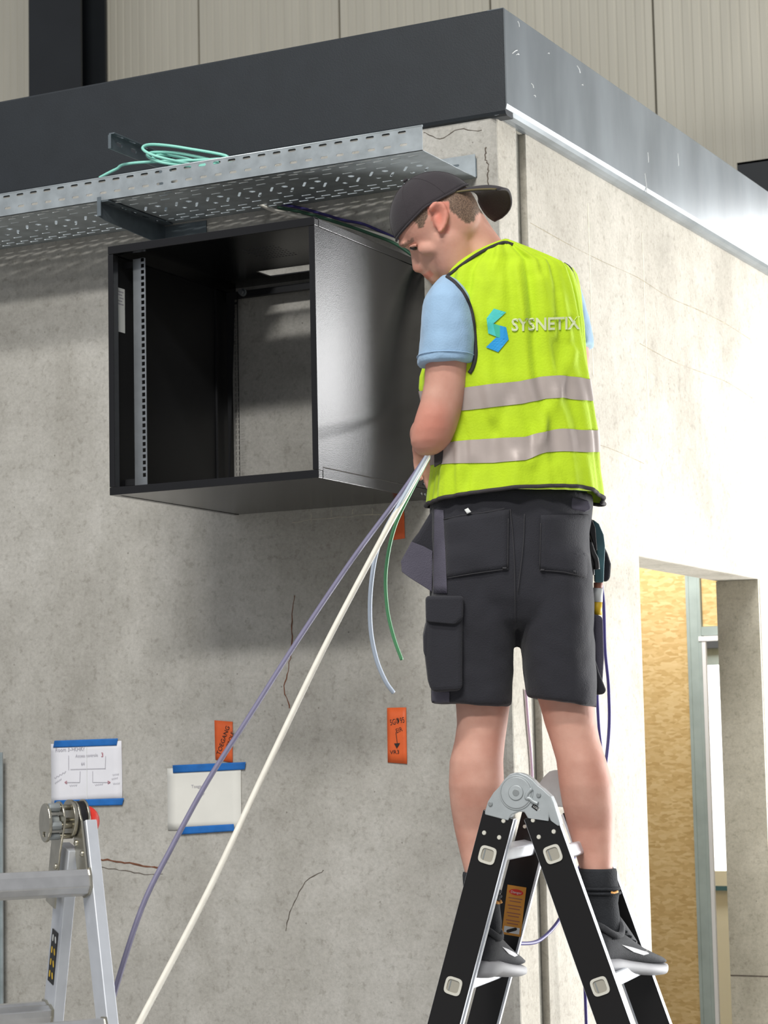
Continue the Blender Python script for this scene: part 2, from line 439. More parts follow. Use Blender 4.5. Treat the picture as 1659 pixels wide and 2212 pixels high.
M['chalk'] = mat('chalk_mark', srgb(196,190,172), .9, var=.2, scale=60)
for q in ([(632,1128),(700,1120),(790,1113),(880,1106)], [(672,1108),(671,1128)], [(717,1100),(716,1116)], [(762,1099),(760,1112)], [(805,1096),(804,1112)]):
    wall_strip('chalk_line', q, .0009, M['chalk'], wf)

# right wall with doorway
T = .155; Y0, Y1, ZD = .967, 2.118, 2.2
Vp = [boxvf((-T, .2, 0), (0, Y0, 3.3)), boxvf((-T, Y0, ZD), (0, Y1, 3.3)), boxvf((-T, Y1, 0), (0, 5.6, 3.3))]
wr = empty('wall_right', (0, 1.5, 0)); struct(wr, 'pale concrete side wall with a doorway, brightly lit')
v, f = platevf([(.2,0),(Y0,0),(Y0,ZD),(Y1,ZD),(Y1,0),(5.6,0),(5.6,3.3),(.2,3.3)], [], Vector((-T,0,0)), Vector((0,1,0)), Vector((0,0,1)), Vector((1,0,0)), T)
o = bev(mobj('wall_panel', v, f, M['conc2'], wr), .006)
o = box('door_jamb', (-T+.001, Y1-.008, 0), (-.004, Y1+.004, ZD-.001), M['jamb'], wr)
o = box('jamb_joint', (-T+.002, Y1-.0095, .86), (-.006, Y1-.004, .864), M['crackd'], wr)
M['formline'] = mat('form_mark', srgb(150,142,122), .9, var=.3, scale=40)
M['formlight'] = mat('form_mark_light', srgb(205,198,180), .9, var=.1, scale=40)
for zz, i0, i1 in ((3.06, 0, 8), (2.86, 3, 8), (2.5, 1, 4)):
    pts = [Vector((.0003, .22 + .27*i, zz - .004*i + random.uniform(-.009,.009))) for i in range(i0, i1)]
    sp_ = spline(pts, 5)
    v, f = tubevf(sp_, [.0016*random.uniform(.3,1.1) for _ in sp_], 5)
    mobj('form_line', [Vector((.0003+(Vector(p).x-.0003)*.4, Vector(p).y, Vector(p).z)) for p in v], f, M['formline'], wr)
for yy, z0 in ((.64, 2.7), (1.08, 2.55)):
    box('form_line', (-.001, yy, z0), (.0006, yy+.005, 3.2), M['formlight'], wr)
adopt(wr)
struct(box('ceiling', (-3.5, .21, 3.302), (-T, 5.6, 3.33), M['panel']), 'roof slab over the concrete room')

# fascia: anthracite front, galvanised side with a rolled lower edge
BX, BY, ZT, ZB = .037, -.012, 3.583, 3.293
pf = [(0, ZB+.012), (.004, ZB+.004), (.012, ZB), (.05, ZB), (.05, ZB+.02), (.05, ZT), (.006, ZT), (0, ZT-.006)]
V, F = loft([[Vector((x, BY + a, z)) for a, z in pf] for x in (-3.6, BX)])
struct(mobj('trim_1', V, F, M['fascia']), 'dark anthracite metal fascia along the roof edge above the cable tray')
M['sidemetal'] = mat('galvanised_fascia', srgb(126,132,136), .25, .35, var=.22, scale=5, bump=.03, bscale=9, stretch=(1,1,.35))
ps = [(0, ZB+.03), (-.003, ZB+.018), (-.010, ZB+.009), (-.022, ZB+.004), (-.034, ZB+.003), (-.05, ZB+.006), (-.05, ZT), (-.004, ZT), (0, ZT-.004)]
V, F = loft([[Vector((BX + .004 + a, y, z)) for a, z in ps] for y in (BY+.004, 5.6)])
o = struct(mobj('trim_2', V, F, M['sidemetal']), 'scuffed galvanised metal fascia along the side roof edge')
scr = mat('white_scuff', srgb(205,208,208), .7)
for (x, y, L, a) in ((1112,112,17,-.5),(1118,118,9,-.3),(1150,185,8,.5),(1155,208,5,.2),(1185,116,4,0),(1250,150,12,.6),(1258,184,4,0),(1395,395,26,1.4),(1400,340,14,1.5),(1465,345,18,1.5),(1120,52,7,1.0)):
    c = PX(x, y, BX+.0045); dy = Vector((0, math.cos(a), -math.sin(a)))*L*.0011
    tube('scuff', [c-dy, c+dy*.2+Vector((0,.002,.003)), c+dy], .0014, scr, o, 5)

# hall back wall: ribbed sandwich panels
YB = 6.25
wb = empty('wall_back', (-3, YB, 0)); struct(wb, 'cream ribbed sandwich panel wall of the hall behind')
x431 = PY(431, 280, YB).x; x733 = PY(733, 80, YB).x; pw = x733 - x431
def ribpanel(x0):
    n = 18; pts = []
    g = .006
    pts.append((x0+g, YB+.08)); pts.append((x0+g, YB+.006)); pts.append((x0+g+.004, YB))
    for i in range(1, n):
        c = x0 + pw*i/n
        pts += [(c-.009, YB), (c-.006, YB+.003), (c+.006, YB+.003), (c+.009, YB)]
    pts += [(x0+pw-g-.004, YB), (x0+pw-g, YB+.006), (x0+pw-g, YB+.08)]
    V, F = loft([[Vector((x, y, z)) for x, y in pts] for z in (0, 9.0)], cap=False, closed=False)
    return V, F
for i in range(-3, 7):
    V, F = ribpanel(x431 + pw*i)
    mobj('wall_panel', V, F, M['panel'], wb)
box('panel_backing', (x431-3.1*pw, YB+.03, 0), (x431+7.1*pw, YB+.12, 9), M['joint'], wb)
adopt(wb)

# steel column and girt in the hall
a = PY(66, 100, 5.95); b_ = PY(178, 100, 5.95)
col = empty('steel_column', (a.x, 5.95, 0)); tag(col, 'dark steel column of the hall against the cream panels, top left', 'column')
w = b_.x - a.x
box('flange', (a.x, 5.93, 0), (b_.x, 5.948, 9), M['steel_dark'], col)
box('web', (a.x+w/2-.006, 5.948, 0), (a.x+w/2+.006, 6.20, 9), M['steel_dark'], col)
box('flange', (a.x, 6.20, 0), (b_.x, 6.218, 9), M['steel_dark'], col)
adopt(col)
g0 = PY(1592, 352, 6.0); g1 = PY(1625, 398, 6.0)
gi = empty('steel_girt', (0, 6.1, g0.z)); tag(gi, 'dark horizontal steel girt on the hall wall at far right', 'beam')
box('web', (g0.x, 6.0, g1.z-.1), (4.5, 6.012, g0.z), M['steel_dark'], gi)
box('flange', (g0.x, 6.0, g0.z-.012), (4.5, 6.22, g0.z), M['steel_dark'], gi)
box('flange', (g0.x, 6.0, g1.z-.112), (4.5, 6.22, g1.z-.1), M['steel_dark'], gi)
adopt(gi)

# ---- the room behind the doorway
YP = 3.3
def xp(px, py, Y=YP): return PY(px, py, Y).x
def zp(px, py, Y=YP): return PY(px, py, Y).z
part = empty('wall_partition', (xp(1450,1700), YP, 0)); struct(part, 'partition of wood strand board and metal studs seen through the doorway')
xs0, xs1 = xp(1489, 1500), xp(1520, 1500)
zh0, zh1 = zp(1540, 1372), zp(1540, 1352)
box('strand_board', (xs0-1.7, YP+.01, 0), (xs0+.004, YP+.03, 3.29), M['osb'], part)
box('strand_board', (xs1+.003, YP+.01, zh1), (-T-.005, YP+.03, 3.29), M['osb'], part)
V, F = loft([[Vector((x, y, z)) for x, y in ((xs0, YP+.03),(xs0, YP-.004),(xs0+.012, YP-.004),(xs0+.014, YP-.001),(xs1-.014, YP-.001),(xs1-.012, YP-.004),(xs1, YP-.004),(xs1, YP+.03))] for z in (0, 3.29)])
mobj('metal_stud', V, F, M['green_st'], part)
box('metal_stud', (xs1, YP-.002, zh0), (-T-.005, YP+.06, zh1-.002), M['green_st'], part)
box('white_head', (xs1-.012, YP-.006, zp(1540,1384)), (-T-.006, YP+.03, zh0-.003), M['wframe'], part)
box('white_edge', (xs1+.001, YP-.004, 0), (xs1+.016, YP+.012, zp(1540,1384)), M['wframe'], part)
adopt(part)
YW = 5.2
win = empty('window_1', (xp(1560,1650,YW), YW, 1.0)); struct(win, 'overexposed window beyond the studs')
xa, xb = xp(1490,1650,YW), -T-.02
box('pane', (xa, YW, zp(1560,1880,YW)), (xb, YW+.01, zp(1560,1436,YW)), M['pane'], win)
box('blind_box', (xa, YW-.05, zp(1560,1400,YW)), (xb, YW-.01, zp(1560,1376,YW)), M['blind'], win)
box('window_head', (xa, YW-.02, zp(1560,1436,YW)), (xb, YW+.02, zp(1560,1400,YW)), M['green_st'], win)
box('window_sill', (xa, YW-.06, zp(1560,1918,YW)), (xb, YW+.02, zp(1560,1880,YW)), M['sill'], win)
box('sill_edge', (xa, YW-.062, zp(1560,1922,YW)), (xb, YW-.04, zp(1560,1912,YW)), M['teal'], win)
box('parapet', (xa, YW-.03, 0), (xb, YW+.02, zp(1560,1922,YW)), M['sill'], win)
box('upper_wall', (xa, YW-.03, zp(1560,1376,YW)), (xb, YW+.02, 3.29), M['sill'], win)
adopt(win)

# ================================================================== CABINET
XL, ZC, CW, CD, CH = -.8148, 2.2957, .6, .6, .635
XR, ZCT, YF = XL+CW, ZC+CH, -CD
cab = empty('server_cabinet', (XL+CW/2, -CD/2, ZC)); tag(cab, 'open black wall-mounted server cabinet under the cable tray', 'cabinet')
t = .018
# top panel with vent area and cable slot
fan = (.33, .24, .16, .075); slotc = (.33, .095, .36, .06)
def toploc(x, y): return (x, y)
holes = [rect(.375, .48, .40, .075)]
for i in range(11):
    for j in range(7): holes.append(circ(.272+.0095*i+(.0048 if j%2 else 0), .205+.019*j, .0036, 6))
v, f = platevf(rect(.3, .3, .6, .6), holes, Vector((XL, YF, ZCT-.003)), Vector((1,0,0)), Vector((0,1,0)), Vector((0,0,1)), .003)
topo = mobj('top_panel', v, f, M['rackblack'], cab)
box('top_rim', (XL, YF-.001, ZCT-.020), (XR, YF+.02, ZCT+.001), M['rackblack'], cab, .0015)
box('top_rim', (XR-.016, YF+.02, ZCT-.020), (XR+.0005, 0, ZCT+.0005), M['rackblack'], cab, .0015)
box('top_rim', (XL, YF+.02, ZCT-.020), (XL+.016, 0, ZCT), M['rackblack'], cab)
box('bottom_panel', (XL+.016, YF+.02, ZC+.001), (XR-.016, -.002, ZC+.005), M['rackblack'], cab)
box('bottom_rim', (XL, YF-.001, ZC), (XR, YF+.02, ZC+.020), M['rackblack'], cab, .0015)
box('bottom_rim', (XR-.016, YF+.02, ZC), (XR+.0005, 0, ZC+.027), M['rackblack'], cab, .0015)
box('bottom_rim', (XL, YF+.02, ZC), (XL+.016, 0, ZC+.020), M['rackblack'], cab)
box('side_panel', (XR-.0035, YF+.004, ZC+.0285), (XR-.0005, -.002, ZCT-.0215), M['rackblack'], cab)
box('side_panel', (XL+.001, YF+.004, ZC+.0215), (XL+.004, -.002, ZCT-.004), M['rackinside'], cab)
for x0, x1 in ((XL, XL+.016), (XR-.016, XR)):
    box('front_post', (x0, YF-.0008, ZC+.0205), (x1, YF+.022, ZCT-.0205), M['rackblack'], cab, .001)
# rails with square holes
def rail(x0, y, w, m, name, hx):
    hs = []
    for i in range(36):
        hs.append(rect(hx, .028 + i*.0158, .0095, .0098))
    v, f = platevf([(0,0),(w,0),(w,.585),(0,.585)], hs, Vector((x0, y, ZC+.025)), Vector((1,0,0)), Vector((0,0,1)), Vector((0,1,0)), .002)
    r = mobj(name, v, f, m, cab); return r
rl = rail(XL+.036, YF+.06, .037, M['racksteel'], 'mounting_rail', .0285)
box('rail_return', (XL+.036, YF+.062, ZC+.025), (XL+.0385, YF+.085, ZC+.61), M['racksteel'], rl)
for z in (ZC+.03, ZCT-.045):
    box('rail_bracket', (XL+.004, YF+.064, z), (XL+.04, YF+.09, z+.016), M['rackinside'], cab)
# rear frame: posts with square holes, upper and lower rear beams
YR = -.045
hs = [rect(.030, .04+i*.0146, .0085, .0085) for i in range(37)]
v, f = platevf([(0,0),(.036,0),(.036,.59),(0,.59)], hs, Vector((XL+.012, YR, ZC+.022)), Vector((1,0,0)), Vector((0,0,1)), Vector((0,1,0)), .002)
mobj('rear_post', v, f, M['rackinside'], cab)
box('rear_post_fold', (XL+.0042, YR-.05, ZC+.022), (XL+.010, YR-.045, ZCT-.022), M['rackinside'], cab)
box('rear_post', (XR-.045, YR, ZC+.022), (XR-.012, YR+.002, ZCT-.022), M['rackinside'], cab)
box('rear_beam', (XL+.012, YR+.003, ZCT-.040), (XR-.012, YR+.02, ZCT-.022), M['rackinside'], cab)
box('rear_beam', (XL+.012, YR+.003, ZC+.006), (XR-.012, YR+.012, ZC+.022), M['rackinside'], cab)
c = Vector((XL+.068, YR-.004, ZCT-.028)); cyl('bolt', c, c+Vector((0,-.014,0)), .008, M['racksteel'], cab, 6)
c = Vector((XL+.068, YR+.001, ZCT-.028)); cyl('washer', c, c+Vector((0,-.005,0)), .011, M['hinge_d'], cab, 14)
lb = box('rating_label', (XL+.0041, YF+.026, ZCT-.212), (XL+.0046, YF+.068, ZCT-.098), M['label'], cab)
lb['label'] = 'white rating label'
for k in range(5):
    box('print_line', (XL+.0046, YF+.032+.006*(k%3), ZCT-.106-.008*k), (XL+.0049, YF+.062-.006*(k%2), ZCT-.1095-.008*k), M['inkfaint'], lb)
for yy, zz in ((-.05, .012), (-.03, .012), (-.032, .04)):
    c = Vector((XR+.0003, yy, ZC+zz)); cyl('screw', c, c+Vector((.002,0,0)), .0035, M['hinge_d'], cab, 8)
adopt(cab)

# ================================================================== CABLE TRAY
TX0, TX1, TW, TZ, TH = -2.1, -.056, .32, 3.138, .064
tray = empty('cable_tray', (-1, -TW/2, TZ)); tag(tray, 'perforated galvanised cable tray along the concrete wall under the dark fascia', 'cable tray')
Lx = TX1 - TX0
hs = []
nmod = int(Lx/.1)
for i in range(nmod):
    c = .05 + i*.1
    for yy, off in ((.018,0), (.036,.025)):
        hs.append(slot(c-.025+off, yy, .030, .007)); hs.append(slot(c+.025+off if c+.025+off < Lx-.03 else c+.025, yy, .030, .007))
    hs.append(slot(c-.02, .075, .030, .006)); hs.append(slot(c+.028, .095, .030, .006))
    hs.append(slot(c-.022, .135, .045, .007, -.95)); hs.append(circ(c+.022, .128, .009, 10))
    hs.append(slot(c+.022, .168, .045, .007, -.95)); hs.append(circ(c-.024, .180, .007, 10))
    hs.append(slot(c-.02, .222, .030, .006)); hs.append(slot(c+.026, .238, .030, .006))
    for yy, off in ((.268,0), (.288,.02)):
        hs.append(slot(c-.03+off, yy, .030, .007)); hs.append(slot(c+.02+off, yy, .030, .007))
v, f = platevf([(0,0),(Lx,0),(Lx,TW),(0,TW)], hs, Vector((TX0, -TW, TZ)), Vector((1,0,0)), Vector((0,1,0)), Vector((0,0,1)), .0015)
mobj('tray_base', v, f, M['galv'], tray)
hs = []
n = int(Lx/.0455)
for i in range(n):
    hs.append(slot(.03+i*.0455, .0545, .024, .0075)); hs.append(slot(.03+i*.0455+.004, .022, .022, .0065))
v, f = platevf([(0,0),(Lx,0),(Lx,TH),(0,TH)], hs, Vector((TX0, -TW, TZ)), Vector((1,0,0)), Vector((0,0,1)), Vector((0,1,0)), .0015)
mobj('front_flange', v, f, M['galv'], tray)
cyl('rolled_lip', (TX0, -TW+.002, TZ+TH), (TX1, -TW+.002, TZ+TH), .0028, M['galv'], tray, 8)
v, f = platevf([(0,0),(Lx,0),(Lx,TH),(0,TH)], [slot(.03+i*.0455, .04, .022, .0065) for i in range(n)], Vector((TX0, -.006, TZ)), Vector((1,0,0)), Vector((0,0,1)), Vector((0,1,0)), .0015)
mobj('back_flange', v, f, M['galv'], tray)
adopt(tray)

# wall brackets
def bracket(x, label):
    br = empty('tray_bracket', (x, 0, TZ)); tag(br, label, 'bracket', 'brackets holding the cable tray')
    # lower cantilever arm, tapered
    pr = [(-TW-.012, TZ-.002), (-TW-.012, TZ-.044), (-TW+.02, TZ-.050), (-.004, TZ-.062), (-.004, TZ-.002)]
    V, F = loft([[Vector((xx, y, z)) for y, z in pr] for xx in (x, x+.003)]); mobj('arm_side', V, F, M['galv_blue'], br)
    v, f = platevf([(0,0),(.03,0),(.03,TW),(0,TW)], [slot(.015, .04+.055*i, .03, .009, math.pi/2) for i in range(5)], Vector((x+.003, -TW-.01, TZ-.0055)), Vector((1,0,0)), Vector((0,1,0)), Vector((0,0,1)), .003)
    mobj('arm_web', v, f, M['galv_blue'], br)
    box('end_lip', (x, -TW-.0145, TZ-.044), (x+.012, -TW-.0122, TZ+.008), M['galv_blue'], br)
    box('wall_plate', (x-.02, -.0038, TZ-.058), (x+.14, -.0002, TZ-.006), M['galv_blue'], br)
    adopt(br); return br
bracket(-1.03, 'galvanised cantilever bracket under the cable tray, above the cabinet')
# upper arm above the tray
ua = empty('channel_arm', (-1.02, -.2, 3.29)); tag(ua, 'short galvanised channel arm standing above the tray beside the aqua cable', 'bracket')
xA = -1.016
v, f = platevf([(0,0),(.29,0),(.29,.042),(.006,.042),(0,.036)], [slot(.05,.021,.03,.011), slot(.12,.021,.03,.011), slot(.19,.021,.03,.011)], Vector((xA, -.3, 3.287)), Vector((0,1,0)), Vector((0,0,1)), Vector((1,0,0)), .003)
mobj('arm_side', v, f, M['galv_blue'], ua)
v, f = platevf([(0,0),(.29,0),(.29,.018),(0,.018)], [slot(.04+.06*i,.009,.03,.007) for i in range(4)], Vector((xA+.003, -.3, 3.326)), Vector((0,1,0)), Vector((1,0,0)), Vector((0,0,1)), .003)
mobj('arm_top', v, f, M['galv_blue'], ua)
box('end_cap', (xA+.003, -.3, 3.287), (xA+.009, -.298, 3.326), M['galv_blue'], ua)
box('hanger', (xA+.008, -.06, TZ+.002), (xA+.03, -.03, 3.288), M['galv_blue'], ua)
adopt(ua)
# splice plate on the wall behind the tray end
p0 = PY(945, 350, -.004); p1 = PY(1030, 384, -.004)
v, f = platevf([(0,0),(p1.x-p0.x,0),(p1.x-p0.x,.05),(0,.05)], [slot(.095, .012, .012, .007, math.pi/2), slot(.095, .036, .012, .007, math.pi/2), slot(.05,.03,.02,.007)], Vector((p0.x, -.0055, TZ+.003)), Vector((1,0,0)), Vector((0,0,1)), Vector((0,1,0)), .0025)
sp = mobj('splice_plate', v, f, M['galv_blue']); tag(sp, 'slotted galvanised plate on the wall at the tray end behind the cap', 'bracket')

# ================================================================== CABLES
def cable(name, pts, r, m, label, group=None, seg=10):
    o = tube(name, spline(pts, 8), r, m, None, seg); tag(o, label, 'cable', group); return o
def Q(seq): return [P(*s) for s in seq]
# aqua coil lying in the tray
zc = TZ + .02
aq = []
def pyz(x, y, Y): return PY(x, y, Y)
seq = [(215,384,-.2),(250,366,-.2),(290,352,-.19)]
aq = [PY(*s) for s in seq]
loops = [((490,341),(400,320),(330,312),(308,320),(330,335),(390,350),(430,356)),
         ((470,350),(390,332),(335,329),(318,336),(345,350),(400,358),(450,358)),
         ((430,350),(380,338),(345,335),(330,343),(360,352),(400,356),(440,362))]
for i, lp in enumerate(loops):
    YYs = [-.12, -.15, -.2, -.24, -.26, -.22, -.16]
    aq += [PY(x, y, Y + .012*i) for (x, y), Y in zip(lp, YYs)]
aq += [PY(500, 352, -.14), PY(560, 350, -.14)]
cable('fibre_cable', aq, .0042, M['aqua'], 'aqua fibre cable coiled in the cable tray', None, 8)
cable('network_cable', [PY(560,440,-.05), PY(600,457,-.03), PY(680,474,-.02), PY(780,497,-.02), PY(862,524,-.02), PY(930,575,-.02), PY(975,680,-.02), PY(990,800,-.04), PY(985,890,-.12), P(972,930,5.14), P(958,940,5.08)], .0058, M['white_c'], 'off-white cable running down from the tray behind the cabinet top')
cable('network_cable', [PY(600,448,-.05), PY(650,458,-.035), PY(720,478,-.03), PY(800,505,-.03), PY(866,534,-.03), PY(925,590,-.03), PY(965,690,-.03), PY(980,800,-.05), PY(978,890,-.13), P(966,932,5.14), P(952,944,5.07)], .0045, M['green_d'], 'dark green cable running from the tray behind the cabinet top')
cable('network_cable', [PY(600,440,-.02), PY(660,452,-.012), PY(740,475,-.012), PY(800,490,-.012), PY(905,548,-.012), PY(968,650,-.012), PY(1000,800,-.03), PY(994,890,-.11), P(980,930,5.15), P(962,940,5.09)], .004, M['navy_c'], 'thin navy cable running from the tray above the cabinet')
HL = (928, 978, 5.02)
cable('held_cable', Q([(946,945,5.06),HL,(885,1055,4.97),(820,1172,4.9),(700,1400,4.76),(575,1660,4.58),(450,1925,4.4),(300,2212,4.2),(255,2300,4.13)])+[Vector((.3,-1.9,.4)), Vector((.5,-2.2,.009)), Vector((.9,-2.35,.008))], .0066, M['white_c'], 'thick off-white cable stretched from the hand down to the bottom edge')
cable('held_cable', Q([(950,944,5.07),(926,980,5.03),(860,1075,4.98),(760,1210,4.9),(640,1388,4.78),(540,1545,4.68),(450,1685,4.58),(370,1832,4.48),(305,1965,4.4),(240,2170,4.28),(228,2240,4.24),(222,2320,4.2)])+[Vector((-.10,-1.72,.45)), Vector((-.02,-1.85,.012)), Vector((.3,-2.0,.008))], .0056, M['purple_c'], 'dull purple cable slanting across the blank paper sheet')
cable('held_cable', Q([(942,948,5.05),(923,984,5.01),(868,1080,4.95),(820,1172,4.92),(802,1260,4.92),(800,1350,4.93),(812,1420,4.94),(832,1470,4.95),(850,1496,4.96)]), .005, M['lblue_c'], 'pale blue cable hanging loose beneath the hand, curling at its end')
cable('held_cable', Q([(954,946,5.08),(930,982,5.04),(890,1058,4.98),(852,1140,4.96),(834,1230,4.96),(836,1310,4.97),(850,1375,4.98),(868,1425,4.99)]), .0042, M['green_c'], 'green cable hanging loose beneath the hand')
cable('hanging_cable', [PX(1290,1230,.1), PX(1303,1290,.1), PX(1307,1400,.1), PX(1315,1490,.1), PX(1314,1600,.1), PX(1290,1760,.1), PX(1250,1880,.1), PX(1215,1975,.1), PX(1170,2028,.1), PX(1128,2038,.1), PX(1080,2030,.1)], .0048, M['navy_c'], 'navy cable hanging beside the shorts and looping behind the black ladder')
cable('hanging_cable', [PX(1290,1500,.06), PX(1293,1560,.06), PX(1300,1680,.06), PX(1270,1800,.06), PX(1235,1870,.06), PX(1250,1960,.06), PX(1262,2100,.06), PX(1268,2260,.06)], .0045, M['navy_c'], 'second navy cable hanging behind the right knee')
cable('hanging_cable', [PX(1136,1490,.006), PX(1141,1560,.006), PX(1148,1640,.006), PX(1152,1720,.006), PX(1160,1830,.006)], .0035, M['pink_c'], 'thin pink cable hanging on the concrete between the legs')

# ================================================================== PAPERS AND TAPES
def sheet(name, quad, m, Y=-.0012, th=.0008, sub=8, wav=.0015, parent=None):
    q = [PY(x, y, Y) for x, y in quad]
    V, F = [], []
    for side in (0, 1):
        for i in range(sub+1):
            for j in range(sub+1):
                s, tt = i/sub, j/sub
                p = q[0]*(1-s)*(1-tt)+q[1]*s*(1-tt)+q[2]*s*tt+q[3]*(1-s)*tt
                p = p + Vector((0, -wav*(1+noise.noise(p*9)) - (0 if side else th), 0)); V.append(p)
    n = (sub+1)**2
    for i in range(sub):
        for j in range(sub):
            a = i*(sub+1)+j; F.append((a, a+1, a+sub+2, a+sub+1)); F.append((n+a, n+a+sub+1, n+a+sub+2, n+a+1))
    ed = [i*(sub+1) for i in range(sub+1)] + [sub*(sub+1)+j for j in range(1, sub+1)] + [i*(sub+1)+sub for i in range(sub-1,-1,-1)] + [j for j in range(sub-1,0,-1)]
    for a, b in zip(ed, ed[1:]+ed[:1]): F.append((a, b, n+b, n+a))
    return mobj(name, V, F, m, parent, True)
def wline(name, pts, r, m, parent, Y=-.0052):
    v, f = tubevf([PY(x, y, Y) for x, y in pts], r, 5)
    return mobj(name, [Vector((p.x, Y + (p.y-Y)*.25, p.z)) for p in v], f, m, parent)
def wtext(s, px, py, hpx, ang, m, parent, wpx=None, Y=-.0055):
    o = PY(px, py, Y); sc = (PY(px+10, py, Y)-o).x/10
    u = Vector((math.cos(ang), 0, math.sin(ang))); vv = Vector((-math.sin(ang), 0, math.cos(ang)))
    zs = -(PY(px, py+10, Y)-o).z/10
    return text_on('writing', s, hpx*zs*1.35, o, u, vv, m, parent, wfit=(wpx*sc if wpx else None))
p1 = sheet('paper_sheet', [(111,1607),(263,1600),(265,1726),(112,1738)], M['paper'])
tag(p1, 'white sheet with a hand-drawn plan, taped to the wall above the aluminium ladder', 'paper')
wtext('Room 3->KHK?', 119, 1624, 9, .02, M['inkfaint'], p1, 62)
wtext('Access controle', 163, 1636, 7, .02, M['inkfaint'], p1, 48)
wtext('3', 218, 1635, 10, .0, M['inkred'], p1)
wtext('64', 175, 1653, 7, 0, M['inkfaint'], p1)
for q in ([(148,1632),(148,1663)], [(228,1633),(227,1660)], [(152,1662),(228,1660)], [(173,1666),(172,1690)], [(200,1666),(200,1690)], [(172,1690),(140,1690)], [(200,1690),(238,1690)]):
    wline('drawn_line', q, .0007, M['inkfaint'], p1)
for q in ([(140,1690),(144,1687),(144,1693),(140,1690)], [(238,1690),(233,1687),(233,1693),(238,1690)]):
    wline('drawn_arrow', q, .0011, M['inkred'], p1)
for q in ([(117,1681),(142,1667)], [(118,1692),(132,1683)], [(243,1674),(256,1672)], [(241,1683),(254,1680)], [(244,1693),(258,1692)], [(150,1697),(166,1696)], [(205,1696),(222,1694)]):
    wline('scribble', [(q[0][0]+(q[1][0]-q[0][0])*i/8, q[0][1]+(q[1][1]-q[0][1])*i/8+(1.6 if i%2 else -1.6)) for i in range(9)], .0007, M['inkfaint'], p1)
wline('fold_line', [(187,1604),(188,1731)], .0007, M['label'], p1)
p2 = sheet('paper_sheet', [(362,1660),(521,1653),(522,1789),(363,1793)], M['paper2'])
tag(p2, 'nearly blank cream sheet taped to the wall behind the stretched cables', 'paper')
wtext('Toegang', 413, 1702, 7, .02, M['inkfaint'], p2, 30)
wtext('...tr', 426, 1718, 6, .05, M['inkfaint'], p2, 16)
for k, (q, lbl) in enumerate(((([(118,1600),(255,1595),(252,1610),(115,1615)]), 'blue masking tape along the top of the hand-drawn plan'),
    (([(118,1729),(268,1724),(264,1739),(118,1743)]), 'blue masking tape along the bottom of the hand-drawn plan'),
    (([(373,1653),(531,1646),(529,1662),(374,1670)]), 'blue masking tape along the top of the blank cream sheet'),
    (([(388,1787),(505,1780),(507,1795),(390,1803)]), 'blue masking tape along the bottom of the blank cream sheet'))):
    tag(sheet('tape_strip', q, M['bluetape'], Y=-.0045, th=.0005, sub=5, wav=.0006), lbl, 'tape', 'blue tape strips')
o1 = tag(sheet('tape_strip', [(464,1556),(503,1559),(503,1648),(466,1641)], M['orange'], Y=-.001, sub=5), 'orange tape with slanted handwriting above the blank cream sheet', 'tape')
wtext('TOEGANG', 475, 1632, 11, 1.17, M['ink'], o1, 56, Y=-.0048); wtext('CONTROLE', 487, 1638, 9, 1.17, M['ink'], o1, 50, Y=-.0048)
o2 = tag(sheet('tape_strip', [(837,1529),(878,1528),(880,1650),(838,1647)], M['orange'], Y=-.001, sub=5), 'orange tape with a handwritten down arrow, between the cables and the left leg', 'tape')
wtext('5GΦ95', 843, 1567, 13, .16, M['ink'], o2, 31, Y=-.0048); wtext('EIR', 856, 1584, 10, .3, M['ink'], o2, 14, Y=-.0048); wtext('VR3', 842, 1629, 9, .02, M['ink'], o2, 20, Y=-.0048)
wline('drawn_line', [(855,1582),(856,1590),(858,1605)], .0009, M['ink'], o2)
a_, b2, c2 = PY(851,1606,-.0052), PY(864,1605,-.0052), PY(857,1617,-.0052)
mobj('drawn_arrow', [a_, b2, c2], [(0,1,2)], M['ink'], o2)
tag(sheet('tape_strip', [(851,1098),(873,1097),(875,1163),(848,1167)], M['orange'], Y=-.001, sub=5), 'small orange tape on the wall just below the cabinet corner', 'tape')

# profile standing at the left edge of the picture
pp = empty('metal_profile', (PY(0,1700,-.05).x, -.05, 0)); tag(pp, 'grey metal profile leaning upright at the left edge of the picture', 'profile')
xx = PY(6, 1900, -.06).x - .03
V, F = loft([[Vector((x, y, z)) for x, y in ((xx-.07,-.09),(xx-.005,-.09),(xx,-.085),(xx,-.03),(xx-.004,-.03),(xx-.004,-.084),(xx-.07,-.086))] for z in (0, PY(6,1625,-.06).z)])
mobj('profile_body', V, F, M['green_st'], pp)
box('edge_lip', (xx-.004, -.032, 0), (xx+.008, -.028, PY(6,1625,-.06).z), M['galv'], pp); adopt(pp)

